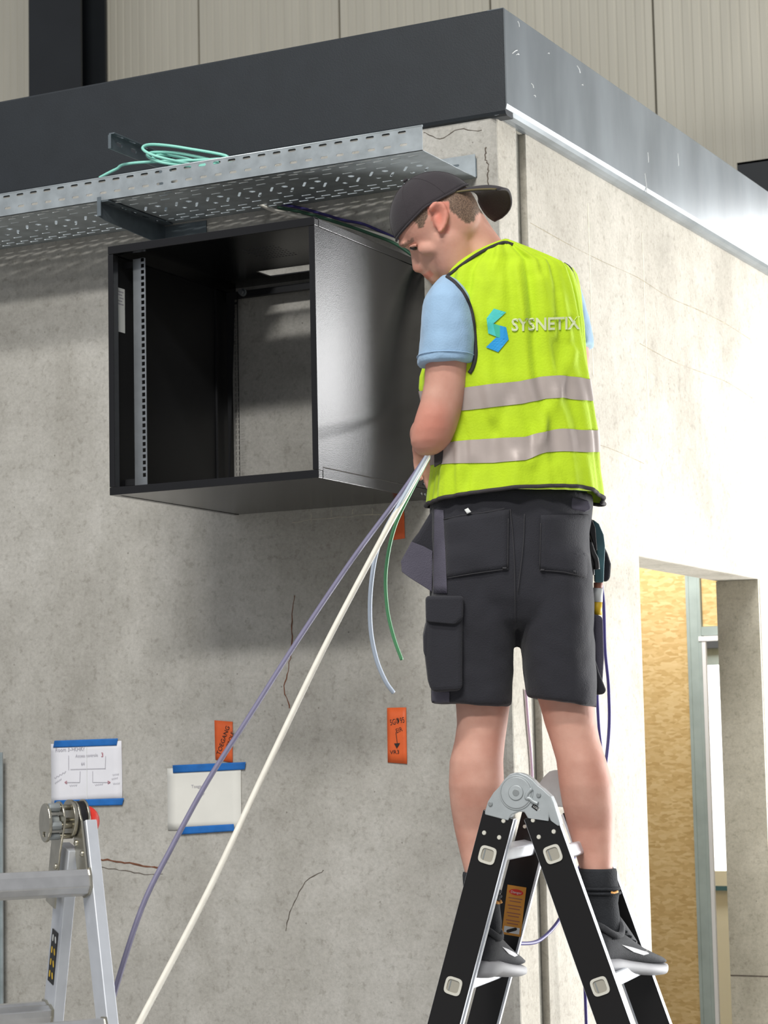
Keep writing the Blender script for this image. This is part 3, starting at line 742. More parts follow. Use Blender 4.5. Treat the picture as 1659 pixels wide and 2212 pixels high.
# ================================================================== BLACK LADDER
H0 = P(1117, 1712, 4.65)
Wd = (P(1206, 1702, 4.985) - H0); Wd.z = 0; LW = Wd.length; Wn = Wd.normalized()
Sn = Wn.cross(Vector((0,0,1))).normalized()
if Sn.dot(RH) < 0: Sn = -Sn
def lp(x, y): return PL(x, y, H0, Wn)
lad = empty('folding_ladder', (H0.x, H0.y, 0)); tag(lad, 'black folding step ladder under the man, opened into an A', 'ladder')
RAILW, RAILT = .0345, .012
railinfo = []
for (b0, b1) in (((1054.5,1843),(980.5,2126)), ((1193.5,1841),(1295,2126.5))):
    q0, q1 = lp(*b0), lp(*b1); d = (q1-q0).normalized()
    side = Wn.cross(d).normalized()
    if side.dot(RH) < 0: side = -side
    q1 = q0 + d*(q1-q0).length
    tL = (q0.z)/(-d.z)
    railinfo.append((q0, q1, d, side, tL))
    top = q0 - d*.085; bot = q0 + d*(tL - .02)
    for k in (0, 1):
        off = Wn*(LW*k) + Wn*(RAILT if k == 0 else -RAILT)
        ext = .0
        v, f = obb((top+bot)/2 + off, side*RAILW, d*((bot-top).length/2), Wn*RAILT)
        me = mobj('rail', v, f, None, lad, mats=[M['ladblack'], M['alumatt']])
        for p in me.data.polygons:
            if abs(p.normal.dot(side)) > .8: p.material_index = 1
        bev(me, .002)
        # bare aluminium inner channel lip
        v, f = obb((top+bot)/2 + off + side*(RAILW+.0005)*(1 if b0[0] < 1100 else -1) + Wn*(.006 if k == 0 else -.006), side*.0025, d*((bot-top).length/2-.002), Wn*(RAILT*.5))
        mobj('rail_lip', v, f, M['alumatt'], lad)
        v, f = obb(bot + d*.012 + off, side*(RAILW+.003), d*.014, Wn*(RAILT+.003)); mobj('rubber_foot', v, f, M['black'], lad)
    step = (q1-q0).length
    i = 0
    while True:
        c = q0 + d*(step*i + .004)
        if c.z < .15: break
        v, f = obb(c + Wn*(LW/2), side*.0175, d*.0145, Wn*(LW/2 - .004))
        bev(mobj('rung', v, f, M['alumatt'], lad), .006, 3)
        # rung end caps on the outer faces
        for nn, s in ((-Wn, 0), (Wn, LW)):
            cc = c + Wn*s
            out = [(x*.0185, y*.0185) for x, y in [(math.copysign(abs(math.cos(a))**.5, math.cos(a)), math.copysign(abs(math.sin(a))**.5, math.sin(a))) for a in [2*math.pi*k2/28 for k2 in range(28)]]]
            inn = [(x*.72, y*.72) for x, y in out]
            v, f = platevf(out, [inn[::-1]], cc + nn*.0002, side, d, nn, .0035)
            bp_ = bev(mobj('rung_cap', v, f, M['plastic'], lad), .001)
            v, f = platevf([(x*.74, y*.74) for x, y in out], [], cc + nn*.0001, side, d, nn, .0012); mobj('cap_plug', v, f, M['plastic_d'], bp_)
            v, f = platevf(rect(-.0075, 0, .0025, .022), [], cc + nn*.0014, side, d, nn, .0006); mobj('cap_slit', v, f, M['hinge_d'], bp_)
        i += 1
cr = lambda x, y: (1040 + x/7.541, 1640 + y/7.541)
out_px = [(62,850),(110,690),(200,545),(290,452),(385,320),(470,240),(550,218),(650,225),(745,262),(850,340),(930,430),(1000,480),(1085,560),(1135,605),(1185,720),(1290,1060),(1255,1090),(1200,1052),(1130,1000),(1105,930),(1100,1010),(760,960),(705,862),(640,856),(580,860),(500,900),(455,970),(440,1000),(60,900)]
org = H0
def to2(pt): q = lp(*cr(*pt)) - org; return (q.dot(Sn), q.z)
Zv = Vector((0,0,1))
for k in (0, 1):
    base = org + Wn*(LW*k); nn = -Wn if k == 0 else Wn
    inw = -nn
    v, f = platevf([to2(p) for p in out_px], [], base + inw*.024, Sn, Zv, nn, .0275)
    hg = bev(mobj('hinge', v, f, M['hinge'], lad), .002)
    def disc(px, r, th, m, nm, seg=32, lift=.0035):
        q = to2(px); c = base + Sn*q[0] + Zv*q[1] + nn*lift
        return cyl(nm, c - nn*.002, c + nn*th, r, m, hg, seg, bevel=min(.001, th*.4))
    disc((575,545), .0365, .0022, M['hinge'], 'hinge_disc')
    disc((575,545), .0340, .0030, M['hinge_d'], 'hinge_ring')
    disc((575,545), .0325, .0034, M['hinge'], 'hinge_dish')
    disc((575,545), .0165, .0046, M['hinge_d'], 'pivot_rim')
    disc((575,545), .0155, .0058, M['hinge'], 'pivot_cap')
    disc((580,545), .0075, .0064, M['hinge_d'], 'pivot_pin')
    disc((940,585), .0050, .0030, M['hinge_d'], 'rivet', 12); disc((155,728), .0048, .0030, M['hinge_d'], 'rivet', 12)
    if k == 0:
        q = [(830,480),(760,560),(745,630),(800,640),(860,690),(930,720)]
        pts = [base + Sn*to2(p)[0] + Zv*to2(p)[1] + nn*.006 for p in q]
        tube('lock_lever', spline(pts, 5), .0045, M['hinge'], hg, 8)
        q = [(860,720),(945,790),(908,842),(820,775)]
        v, f = platevf([to2(p) for p in q], [], base + nn*.003, Sn, Zv, nn, .0015)
        lk = mobj('lock_label', v, f, M['black'], hg)
        a0 = to2((838,772)); a1 = to2((925,836)); u = Vector((a1[0]-a0[0], a1[1]-a0[1], 0)).normalized()
        uu = Sn*u.x + Zv*u.y; vv = Sn*(-u.y) + Zv*u.x
        text_on('print', 'LOCK', .0062, base + Sn*(a0[0]) + Zv*(a0[1]) + nn*.0048 + uu*.0012 + vv*.001, uu, vv, M['label'], hg)
    rv = [(360,1005),(45,1200),(290,1275),(840,995),(935,1268),(1178,1180)]
    for p in rv:
        q = to2(p); c = base + Sn*q[0] + Zv*q[1]
        cyl('rivet', c, c + nn*.0028, .0052, M['plastic'], lad, 14, .0038)
        if k == 1: cyl('rivet', c + inw*.024, c + inw*.0265, .0048, M['plastic'], lad, 12, .0035)
# warning sticker on the inside of the far left rail
q0, q1, d, side, tL = railinfo[0]
inn = -Wn; base = q0 + Wn*(LW - 2*RAILT - .0008)
def onfar(x, y): return PL(x, y, base, Wn)
cr6 = lambda x, y: (880 + x/2.765, 1480 + y/2.765)
A = onfar(*cr6(655,1200)); B = onfar(*cr6(620,1495)); dd = (A-B).normalized(); uu = dd.cross(Wn).normalized()
if uu.dot(RH) < 0: uu = -uu
ctr = (A+B)/2
v, f = platevf(rect(0, 0, .044, (A-B).length), [], ctr, uu, dd, inn, .0008)
st = mobj('warning_sticker', v, f, M['sticker'], lad); st['label'] = 'orange danger sticker'
hl = (A-B).length/2
el = [(x*.0165, y*.0068+hl-.014) for x, y in circ(0,0,1,24)]
v, f = platevf(el, [], ctr + inn*.0008, uu, dd, inn, .0004); mobj('danger_badge', v, f, M['red'], st)
text_on('print', 'Danger', .0078, ctr + inn*.0014 - uu*.0125 + dd*(hl-.0168), uu, dd, M['label'], st, wfit=.025)
for i in range(8):
    yy = hl - .028 - .0068*i - .003*(i//2)
    v, f = platevf(rect(0, yy, .032 - .006*(i % 2), .0022), [], ctr + inn*.0008, uu, dd, inn, .0003); mobj('print_line', v, f, M['redwood'], st)
v, f = platevf(rect(0, -hl+.012, .036, .014), [], ctr + inn*.0008, uu, dd, inn, .0003); mobj('pictogram', v, f, M['label'], st)
v, f = platevf(slot(0, -hl+.012, .026, .007, .4), [], ctr + inn*.0012, uu, dd, inn, .0003); mobj('pictogram', v, f, M['ink'], st)
adopt(lad)
ZRUNG = railinfo[0][1].z + .003

# ================================================================== ALUMINIUM LADDER (left)
DL = 4.25
al = empty('aluminium_ladder', P(150,1760,DL)); al.location.z = 0; tag(al, 'bare aluminium hinged ladder at the lower left, partly out of frame', 'ladder')
an = math.radians(29)
A_ = (RH*math.cos(an) + FH*math.sin(an)).normalized()       # along the rungs, to the right
B_ = (RH*math.sin(an) - FH*math.cos(an)).normalized()       # towards the viewer
hc = P(168, 1768, DL)                                        # hinge pivot, inner side of right rails
tb = math.radians(15.5)
for (lean, name) in ((1, 'front'), (-1, 'rear')):
    d = (B_*lean*math.sin(tb) + Vector((0,0,-1))*math.cos(tb)).normalized()
    nf = (B_*lean*math.cos(tb) + Vector((0,0,1))*math.sin(tb)).normalized()
    if lean == 1: start = P(186, 1778, DL-.012)
    else: start = hc + d*.055 - A_*.012
    Lr = (start.z - .02) / (-d.z); LWd = .44
    for s in (0, 1):
        c0 = start - A_*(LWd*s)
        hw = .0115
        v, f = obb(c0 + d*(Lr/2), A_*hw, d*(Lr/2), nf*.028)
        ra = mobj('rail', v, f, M['alumatt'], al); bev(ra, .002)
        v, f = obb(c0 + d*(Lr+.006), A_*(hw+.003), d*.014, nf*.031); mobj('rubber_foot', v, f, M['black'], al)
    i = 0
    first = .112 if lean == 1 else .33-.055+.06
    k = first
    while k < Lr - .1:
        c = start + d*k - A_*(LWd/2)
        # D-shaped rung with a grooved tread
        pr = [(-.026,.013),(-.010,.0155),(.0,.013),(.010,.0155),(.026,.013),(.028,.004),(.026,-.012),(.012,-.0195),(-.012,-.0195),(-.026,-.012),(-.028,.004)]
        ex = d.cross(A_).normalized()
        dn = -d
        # tread faces up-front: profile plane (nf, -d)
        rg = [[c + A_*(sg*(LWd/2-hw)) + nf*(x) + dn*(z*1.35) for x, z in pr] for sg in (-1, 1)]
        v, f = loft(rg); ru = bev(mobj('rung', v, f, M['alu'], al), .002)
        for sg in (1, -1):
            v, f = loft([[c + A_*(sg*(LWd/2-hw-e)) + nf*(x*1.12) + dn*(z*1.5) for x, z in pr] for e in (0, .004)])
            mobj('rung_collar', v, f, M['steelshine'], ru)
        k += .28
    # steel hinge cheek riveted to the rail
    cheek0 = start - A_*(.0125) - d*.0
    for e in ((.0,) if True else ()):
        n1 = -A_
        oc = hc
        ol = []
        for a in range(0, 15):
            ang = math.pi*(a/14)*1.0
            ol.append((math.cos(ang)*.034, math.sin(ang)*.034+.0))
        # local frame: v = -d (up the rail), u = nf
        pc = oc - cheek0; cu, cv = pc.dot(nf), pc.dot(-d)
        ol = [(cu + x, cv + y) for x, y in ol] + [(-.024, -.0), (-.024, -.115), (.024, -.115), (.024, -.0)]
        off = -.003 if lean == 1 else -.012
        v, f = platevf(ol, [], cheek0 + A_*off, nf, -d, n1, .004)
        ck = bev(mobj('hinge_cheek', v, f, M['steelshine'], al), .001)
        for (x, y) in ((-.012,-.035),(.012,-.062),(-.012,-.09)):
            cc = cheek0 + A_*off + nf*x - d*y + n1*.004
            V2, F2 = ellvf(cc, nf*.0062, d*.0062, n1*.005, 12, 8); mobj('rivet', V2, F2, M['steelshine'], ck, True)
# hinge drum, covers, pins and red button
sA = A_
cyl('hinge_spacer', hc - sA*.012, hc + sA*.008, .0335, M['black'], al, 36, bevel=.001)
cyl('hinge_cover', hc + sA*.008, hc + sA*.0125, .0365, M['steelshine'], al, 36, bevel=.001)
cyl('hinge_cover', hc - sA*.02, hc - sA*.012, .0365, M['steelshine'], al, 36, bevel=.001)
V, F = ellvf(hc + sA*.0125 - Vector((0,0,.006)), B_*.031, Vector((0,0,.031)), sA*.030, 24, 14)
mobj('release_button', V, F, M['red'], al, True)['label'] = 'red release button'
v, f = platevf([(x*.030, y*.037) for x, y in circ(0,0,1,24)], [slot(.0,-.022,.018,.009)], hc - sA*.062 - Vector((0,0,.006)), B_, Vector((0,0,1)), -sA, .006)
hk = bev(mobj('handle_plate', v, f, M['steelshine'], al), .0015)
for (x, z, r, r2) in ((.004,.022,.0055,.009),(-.004,-.004,.0065,.012),(.012,-.012,.006,.009),(.004,-.032,.0055,.007)):
    c = hc + B_*(x+.008) + Vector((0,0,z))
    cyl('pin', c - sA*.062, c - sA*.016, r, M['steelshine'], hk, 14); cyl('pin_head', c - sA*.064, c - sA*.042, r2, M['hinge_d'], hk, 8, bevel=.001)
# pictogram label on the rear right rail
d = (B_*-1*math.sin(tb) + Vector((0,0,-1))*math.cos(tb)).normalized(); nf = (B_*math.cos(tb)*-1 + Vector((0,0,1))*math.sin(tb)).normalized()
cc = hc + d*.275 - A_*(.012+.0122)
v, f = platevf(rect(0,0,.030,.104), [], cc, nf, -d, -A_, .0008); lb2 = mobj('pictogram_label', v, f, M['black'], al); lb2['label'] = 'black pictogram label'
for i in range(4):
    for j in range(2):
        mm = M['label'] if i == 3 else M['yellow']
        v, f = platevf(slot(-.007+.014*j, -.036+.024*i, .014, .006, 1.2+.4*j), [], cc - A_*.0008, nf, -d, -A_, .0003); mobj('pictogram', v, f, mm, lb2)
adopt(al)

# ================================================================== PERSON
DB = 4.85
per = empty('person', P(1150, 2100, DB)); per.location.z = ZRUNG
tag(per, 'man in a backward cap, yellow safety vest and dark work shorts on a black ladder', 'person')
def sgnpow(c, e): return math.copysign(abs(c)**e, c)
def ring(y, xl, xr, D, b, n=44, e=2.3, yf=None, bump=None):
    c = P((xl+xr)/2, y, D); a = (xr-xl)/2*D/FPX; out = []
    for k in range(n):
        t = 2*math.pi*k/n
        ca, sa = sgnpow(math.cos(t), 2/e), sgnpow(math.sin(t), 2/e)
        p = c + RT*(a*ca) + FH*(b*sa)
        if yf:
            xpx = (xl+xr)/2 + (xr-xl)/2*ca
            p = p - UP*((yf(xpx) - y)*D/FPX)
        out.append(p)
    return out
def interp(tab, x):
    if x <= tab[0][0]: return tab[0][1]
    for (x0, y0), (x1, y1) in zip(tab, tab[1:]):
        if x <= x1: return y0 + (y1-y0)*(x-x0)/(x1-x0)
    return tab[-1][1]

# ---- body: one continuous skin surface
BP = []
DH = 4.87; HC = (940, 468); PXH = DH/FPX
Fi, Ai = (-.79, .61), (.61, .79)
def hp(f_, a_, w=0.0):
    """head point: f towards the face, a towards the chin (pixels at the head), w metres away from the viewer; the face is turned slightly away"""
    x = HC[0] + f_*Fi[0] + a_*Ai[0]; y = HC[1] + f_*Fi[1] + a_*Ai[1]
    return P(x, y, DH + w + f_*.00022)
hv = [(-88,28,-30,.030),(-78,52,-54,.048),(-60,72,-74,.062),(-30,88,-89,.072),(-10,92,-93,.075),(5,92,-94,.075),(20,89,-93,.074),(34,86,-90,.073),(48,87,-85,.071),(64,88,-77,.068),(80,89,-62,.062),(94,90,-36,.053),(104,88,-8,.044),(111,78,12,.030)]
rings = []
for a_, f1, f0, w in hv:
    R_ = []
    for k in range(36):
        t = 2*math.pi*k/36
        ff = (f1+f0)/2 + (f1-f0)/2*sgnpow(math.cos(t), .92)
        R_.append(hp(ff, a_, w*sgnpow(math.sin(t), .9)))
    rings.append(R_)
BP.append(loft(rings))
sc_ = PXH
# brow, nose, lips, chin, cheeks
BP.append(capsulevf([hp(87,6,-.035), hp(91,3,0), hp(87,6,.035)], [.009,.010,.009]))
BP.append(capsulevf([hp(84,32), hp(92,50), hp(98,64)], [.0075,.0095,.0115]))
BP.append(capsulevf([hp(88,70,-.012), hp(97,69,0), hp(88,70,.012)], [.0085,.0095,.0085]))
BP.append(capsulevf([hp(87,87,-.018), hp(93,87,0), hp(87,87,.018)], [.006,.0075,.006]))
BP.append(capsulevf([hp(86,95,-.016), hp(91,95,0), hp(86,95,.016)], [.006,.0075,.006]))
BP.append(capsulevf([hp(80,106,-.014), hp(84,106,.014)], [.013,.013]))
BP.append(capsulevf([hp(62,40,-.056), hp(40,55,-.06)], [.014,.015]))
# ears
for s in (-1, 1):
    wv = s*.074
    epts = [(930,458),(931,448),(937,441),(946,438),(955,442),(961,451),(964,464),(962,478),(957,491),(951,500),(946,497)]
    pts = [P(x + (0 if s < 0 else 14), y + (0 if s < 0 else 4), DH + wv - (.015 if s < 0 else -.015) + (.006 if i in (0, 10) else 0)) for i, (x, y) in enumerate(epts)]
    BP.append(tubevf(spline(pts, 4), .0056, 10))
    BP.append(capsulevf([P(950, 452, DH+wv-.010*s), P(952, 484, DH+wv-.010*s)], [.011, .009]))
    BP.append(tubevf(spline([P(x + (0 if s < 0 else 14), y + (0 if s < 0 else 4), DH + wv + s*.009) for x, y in ((944,450),(953,455),(956,468),(953,482),(948,489))], 4), .0036, 8))
    BP.append(capsulevf([P(941, 470, DH+wv+s*.004), P(945, 488, DH+wv+s*.004)], [.006, .006]))
# neck and trapezius
BP.append(capsulevf([P(985,480,4.875), P(1012,525,4.88), P(1045,575,4.88), P(1075,640,4.87)], [.060,.062,.066,.08], 28))
BP.append(capsulevf([P(960,560,4.89), P(1000,610,4.9)], [.050,.055], 24))
BP.append(capsulevf([P(968,520,4.835), P(985,560,4.845), P(1010,600,4.86)], [.045,.048,.05], 24))
# torso core (under the vest)
tor = [(560,1030,1150,.05),(590,985,1215,.08),(640,975,1230,.095),(720,960,1240,.105),(820,945,1250,.105),(920,960,1255,.1),(1000,965,1262,.1),(1090,955,1262,.105),(1180,950,1265,.11)]
BP.append(loft([ring(y, xl, xr, DB, b) for y, xl, xr, b in tor]))
# left arm: shoulder to elbow, then the forearm going away towards the cabinet
arm = [(625,950,1000,4.775,.045),(660,930,1015,4.76,.052),(720,920,1014,4.75,.052),(780,919,1012,4.745,.05),(830,916,1008,4.742,.049),(870,907,1001,4.74,.048),(900,897,994,4.738,.048),(930,889,985,4.74,.046),(955,886,974,4.745,.042),(972,893,958,4.75,.034),(982,905,942,4.755,.022)]
BP.append(loft([ring(y, xl, xr, D, b, 28, 2.1) for y, xl, xr, D, b in arm]))
wristL = P(938, 925, 4.985)
BP.append(capsulevf([P(930,935,4.765), P(925,938,4.84), wristL], [.043,.041,.027], 22))
def hand(wr, d, n, tside, curl):
    """wr wrist, d finger direction, n out of the palm, tside towards the thumb"""
    d, n, tside = d.normalized(), n.normalized(), tside.normalized()
    out = []
    for o_ in (-.03, -.01, .01, .03):
        out.append(capsulevf([wr + tside*o_*.6, wr + d*.045 + tside*o_*.9, wr + d*.085 + tside*o_], [.015,.0145,.011], 12))
    for i, (o_, ls) in enumerate(((.030,(.042,.025,.02)),(.010,(.047,.029,.022)),(-.010,(.044,.027,.021)),(-.029,(.034,.021,.018)))):
        p = wr + d*.088 + tside*o_; pts = [p]; ang = .0
        for j, l in enumerate(ls):
            ang += curl*(.8 if j == 0 else 1.0) + .06*i
            p = p + (d*math.cos(ang) + n*math.sin(ang))*l; pts.append(p)
        out.append(capsulevf(pts, [.0098,.0090,.0082,.0072], 12))
    tp = wr + d*.025 + tside*.03; td = (tside*.75 + d*.65 + n*.25).normalized()
    p1_ = tp + td*.042; p2_ = p1_ + (d*.8 + n*.65 - tside*.1).normalized()*.032; p3_ = p2_ + (d*.5 + n*.8 - tside*.35).normalized()*.026
    out.append(capsulevf([tp, p1_, p2_, p3_], [.014,.0115,.0100,.0085], 12))
    return out
BP += hand(wristL, (FH*.72 - RH*.10 - UP*.42), (-UP*.9 - FH*.3 + RH*.2), RH*.95 - UP*.1, .55)
# right arm
BP.append(capsulevf([P(1205,640,4.9), P(1222,690,4.93), P(1232,770,4.945), P(1228,860,4.955)], [.045,.046,.043,.040], 24))
wristR = P(1120, 925, 5.13)
BP.append(capsulevf([P(1232,860,4.955), P(1180,895,5.05), wristR], [.041,.038,.027], 22))
BP += hand(wristR, (FH*.6 - RH*.75 - UP*.1), (-RH*.1 - UP*.7 - FH*.5), (UP*.6 + FH*.2 - RH*.1), .5)
# legs
def legr(tab, D, dd=0):
    return loft([ring(y, xl, xr, D + (dx if len(rest) else 0), b, 30, 2.1) for (y, xl, xr, b, *rest) in tab for dx in [rest[0] if rest else 0]])
BP.append(legr([(1150,955,1110,.085),(1300,962,1108,.082),(1420,972,1105,.072),(1500,982,1102,.062),(1527,985,1101,.06),(1565,987,1096,.058),(1600,982,1091,.057,-.004),(1644,971,1087,.06,-.012),(1697,969,1089,.061,-.015),(1740,973,1087,.057,-.012),(1790,981,1082,.049,-.006),(1842,993,1074,.042,-.015),(1890,1005,1072,.038,-.03),(1925,1012,1068,.030,-.035),(1940,1022,1060,.020,-.035)], 4.835))
BP.append(legr([(1150,1120,1270,.085),(1300,1120,1275,.082),(1420,1140,1278,.072),(1500,1158,1282,.062),(1527,1167,1285,.06),(1565,1177,1289,.058),(1600,1189,1296,.057,-.004),(1644,1202,1310,.06,-.012),(1697,1208,1325,.061,-.015),(1740,1215,1329,.057,-.012),(1790,1227,1328,.049,-.006),(1842,1243,1326,.042,-.015),(1890,1256,1322,.038,-.03),(1925,1264,1320,.030,-.035),(1940,1274,1312,.020,-.035)], 4.835))
body = remesh('body', BP, .0046, M['skin'], per, 5)
# tint attribute: hair stubble, brow, lips, ear warmth (on the thing itself)
def inpoly(x, y, poly):
    c = False; j = len(poly)-1
    for i in range(len(poly)):
        xi, yi = poly[i]; xj, yj = poly[j]
        if (yi > y) != (yj > y) and x < (xj-xi)*(y-yi)/(yj-yi)+xi: c = not c
        j = i
    return c
def topx(p):
    d = p - CAM; z = d.dot(FW); return IW/2 + FPX*d.dot(RT)/z, IH/2 - FPX*d.dot(UP)/z
hairpoly = [(895,478),(905,493),(914,492),(919,480),(925,462),(928,442),(945,436),(962,441),(972,455),(985,462),(993,472),(1003,480),(1014,481),(1024,479),(1027,466),(1036,460),(1047,462),(1060,440),(1050,380),(900,380),(850,470)]
attr = body.data.color_attributes.new('tint', 'FLOAT_COLOR', 'POINT')
for i, v in enumerate(body.data.vertices):
    x, y = topx(v.co); hair = 0; red = 0
    if y < 640 and x < 1080:
        dep = (v.co - CAM).dot(FW) - DH
        near = dep < .085
        if inpoly(x, y, hairpoly): hair = 1
        if dep < -.073 and 925 < x < 970 and 436 < y < 505: hair = 0; red = .5; red += .35*max(0, 1-((x-947)/9)**2-((y-472)/16)**2)
        fx, fy = x-HC[0], y-HC[1]; ff = fx*Fi[0]+fy*Fi[1]; aa = fx*Ai[0]+fy*Ai[1]
        if ff > 66 and abs(aa - (8 + (ff-92)*-.12)) < 4.5: hair = max(hair, .7)
        if ff > 78 and 84 < aa < 98: red = .5
        if ff > 92 and 55 < aa < 76: red = max(red, .25)
    elif 860 < x < 1010 and 840 < y < 1000: red = .4*max(0, 1-((x-925)/60)**2-((y-925)/75)**2)
    attr.data[i].color = (hair, red, 0, 1)
# eye
for s in (-1, 1):
    V, F = ellvf(hp(77, 25, s*.040), RT*.010, UP*.006, FH*.008, 14, 10); mobj('eye', V, F, M['eye'], per, True)
    pts = [hp(84, 22, s*.030), hp(82, 20, s*.040), hp(75, 21, s*.049), hp(70, 24, s*.053)]
    tube('eyelid', spline(pts, 4), .0034, M['skin'], per, 8)

# ---- shirt: sleeves and the collar area
SP = []
SP.append(loft([ring(y, xl, xr, D, b, 34, 2.2) for y, xl, xr, D, b in ((599,952,970,4.80,.03),(608,942,986,4.785,.05),(625,929,1003,4.768,.065),(650,917,1017,4.757,.073),(700,909,1026,4.75,.076),(750,905,1027,4.748,.076),(780,902,1024,4.748,.074),(789,903,1022,4.748,.072))]))
SP.append(loft([ring(y, xl, xr, D, b, 34, 2.2) for y, xl, xr, D, b in ((590,1180,1232,4.9,.04),(620,1190,1252,4.91,.06),(660,1200,1266,4.925,.066),(700,1204,1277,4.935,.066),(740,1206,1283,4.94,.064),(752,1207,1283,4.94,.063))]))
SP.append(loft([ring(y, xl, xr, DB, b) for y, xl, xr, b in ((575,990,1205,.05),(600,975,1225,.085),(640,965,1232,.1),(720,955,1240,.108),(900,955,1260,.11),(1080,945,1268,.112))]))
shirt = remesh('shirt', SP, .006, M['shirt'], per, 3)
nrm = [v.normal.copy() for v in shirt.data.vertices]
for v, nv in zip(shirt.data.vertices, nrm):
    p = v.co
    v.co = p + nv*(.0035*noise.noise(Vector((p.x*14+p.z*7, p.y*14, p.z*11))) + .0018*noise.noise(p*45))
# cuff seams
tube('cuff_seam', [p + (p-P(962,782,4.748)).normalized()*.0012 for p in ring(772,902,1025,4.748,.0745,40,2.2)]+[ring(772,902,1025,4.748,.0745,40,2.2)[0]], .0011, M['shirt'], shirt, 5)

# ---- shorts
KP = []
KP.append(loft([ring(y, xl, xr, D, b, 44, 2.3) for y, xl, xr, D, b in ((1070,932,1282,DB,.118),(1100,928,1278,DB,.122),(1150,926,1273,DB,.13),(1200,926,1276,DB,.134),(1250,927,1280,DB,.132),(1300,930,1282,DB,.125),(1345,940,1276,DB,.105),(1358,1000,1230,DB,.08))]))
KP.append(loft([ring(y, xl, xr, D, b, 36, 2.4, yf) for y, xl, xr, D, b, yf in ((1200,932,1110,4.845,.12,None),(1300,930,1114,4.843,.115,None),(1365,928,1113,4.84,.108,None),(1440,930,1108,4.838,.1,None),(1500,932,1105,4.836,.094,None),(1522,932,1103,4.836,.092,lambda x: 1519+(x-932)*.036))]))
KP.append(loft([ring(y, xl, xr, D, b, 36, 2.4, yf) for y, xl, xr, D, b, yf in ((1200,1110,1275,4.845,.12,None),(1300,1112,1281,4.843,.115,None),(1365,1118,1283,4.84,.108,None),(1440,1128,1286,4.838,.1,None),(1500,1136,1288,4.836,.094,None),(1522,1139,1288,4.836,.092,lambda x: 1508+(x-1139)*.14))]))
shorts = remesh('shorts', KP, .0062, M['shorts'], per, 4)
nrm = [v.normal.copy() for v in shorts.data.vertices]
for v, nv in zip(shorts.data.vertices, nrm):
    p = v.co
    v.co = p + nv*(.005*noise.noise(Vector((p.x*9+p.z*6, p.y*9, p.z*8))) + .002*noise.noise(p*30))
bpy.context.view_layer.update()
def bvh_of(*objs):
    V, F = [], []
    for o in objs:
        n = len(V); V += [v.co.copy() for v in o.data.vertices]; F += [tuple(i+n for i in p.vertices) for p in o.data.polygons]
    return BVHTree.FromPolygons(V, F)
shb = bvh_of(shorts)
def hit(tree, x, y, lift=.003, fallback=4.75):
    d = ray(x, y).normalized(); h = tree.ray_cast(CAM, d)
    if h[0] is None: return P(x, y, fallback)
    return h[0] - d*lift
def patch(name, poly, tree, m, parent, lift=.004, th=.004, nx=10, ny=10, fb=4.75):
    """cloth patch laid on a surface: a quad grid between four image corners, sunk edges"""
    V, F = [], []
    q = poly
    for s_ in (0, 1):
        for i in range(nx+1):
            for j in range(ny+1):
                a, b = i/nx, j/ny
                x = q[0][0]*(1-a)*(1-b)+q[1][0]*a*(1-b)+q[2][0]*a*b+q[3][0]*(1-a)*b
                y = q[0][1]*(1-a)*(1-b)+q[1][1]*a*(1-b)+q[2][1]*a*b+q[3][1]*(1-a)*b
                V.append(hit(tree, x, y, lift if s_ == 0 else lift-th, fb))
    n = (nx+1)*(ny+1)
    for i in range(nx):
        for j in range(ny):
            a = i*(ny+1)+j; F.append((a, a+1, a+ny+2, a+ny+1)); F.append((n+a, n+a+ny+1, n+a+ny+2, n+a+1))
    ed = [i*(ny+1) for i in range(nx+1)] + [nx*(ny+1)+j for j in range(1, ny+1)] + [i*(ny+1)+ny for i in range(nx-1,-1,-1)] + [j for j in range(ny-1,0,-1)]
    for a, b in zip(ed, ed[1:]+ed[:1]): F.append((a, b, n+b, n+a))
    return mobj(name, V, F, m, parent, True)
# back pocket panels, side stripes, cargo pocket, holster pockets, seams
patch('back_pocket', [(958,1122),(1100,1100),(1098,1228),(965,1248)], shb, M['shorts'], shorts, .004)
patch('back_pocket', [(1168,1112),(1272,1112),(1268,1246),(1166,1231)], shb, M['shorts'], shorts, .004, fb=4.8)
patch('side_stripe', [(938,1100),(958,1102),(966,1282),(936,1282)], shb, M['shorts_g'], shorts, .003, .004)
patch('hem_stripe', [(933,1492),(971,1494),(971,1520),(933,1518)], shb, M['shorts_g'], shorts, .003, .004)
def bag(name, poly, D, th, m, parent, w=.004):
    """a stuffed pocket: outline in a vertical plane facing the viewer, thickness th"""
    c = P(sum(p[0] for p in poly)/len(poly), sum(p[1] for p in poly)/len(poly), D)
    o2 = [((P(x,y,D)-c).dot(RT), (P(x,y,D)-c).dot(UP)) for x, y in poly]
    v, f = platevf(o2, [], c - FW*(th/2), RT, UP, FW, th); return bev(mobj(name, v, f, m, parent, False), w, 3)
cg = bag('cargo_pocket', [(921,1300),(999,1302),(998,1490),(932,1494),(924,1470),(918,1420)], 4.755, .07, M['shorts'], shorts, .012)
bag('pocket_flap', [(919,1288),(1001,1287),(1000,1335),(985,1348),(920,1342)], 4.735, .05, M['shorts'], shorts, .008)
bag('side_pocket', [(920,1345),(914,1372),(915,1412),(922,1418),(934,1414),(934,1345)], 4.77, .09, M['shorts'], shorts, .006)
hp1 = bag('holster_pocket', [(934,1100),(904,1150),(890,1168),(866,1212),(868,1234),(884,1246),(936,1280),(952,1240),(950,1120)], 4.83, .03, M['shorts'], shorts, .01)
bag('holster_trim', [(889,1170),(866,1213),(868,1235),(884,1247),(933,1278),(934,1190),(915,1180)], 4.826, .032, M['shorts_g'], shorts, .008)
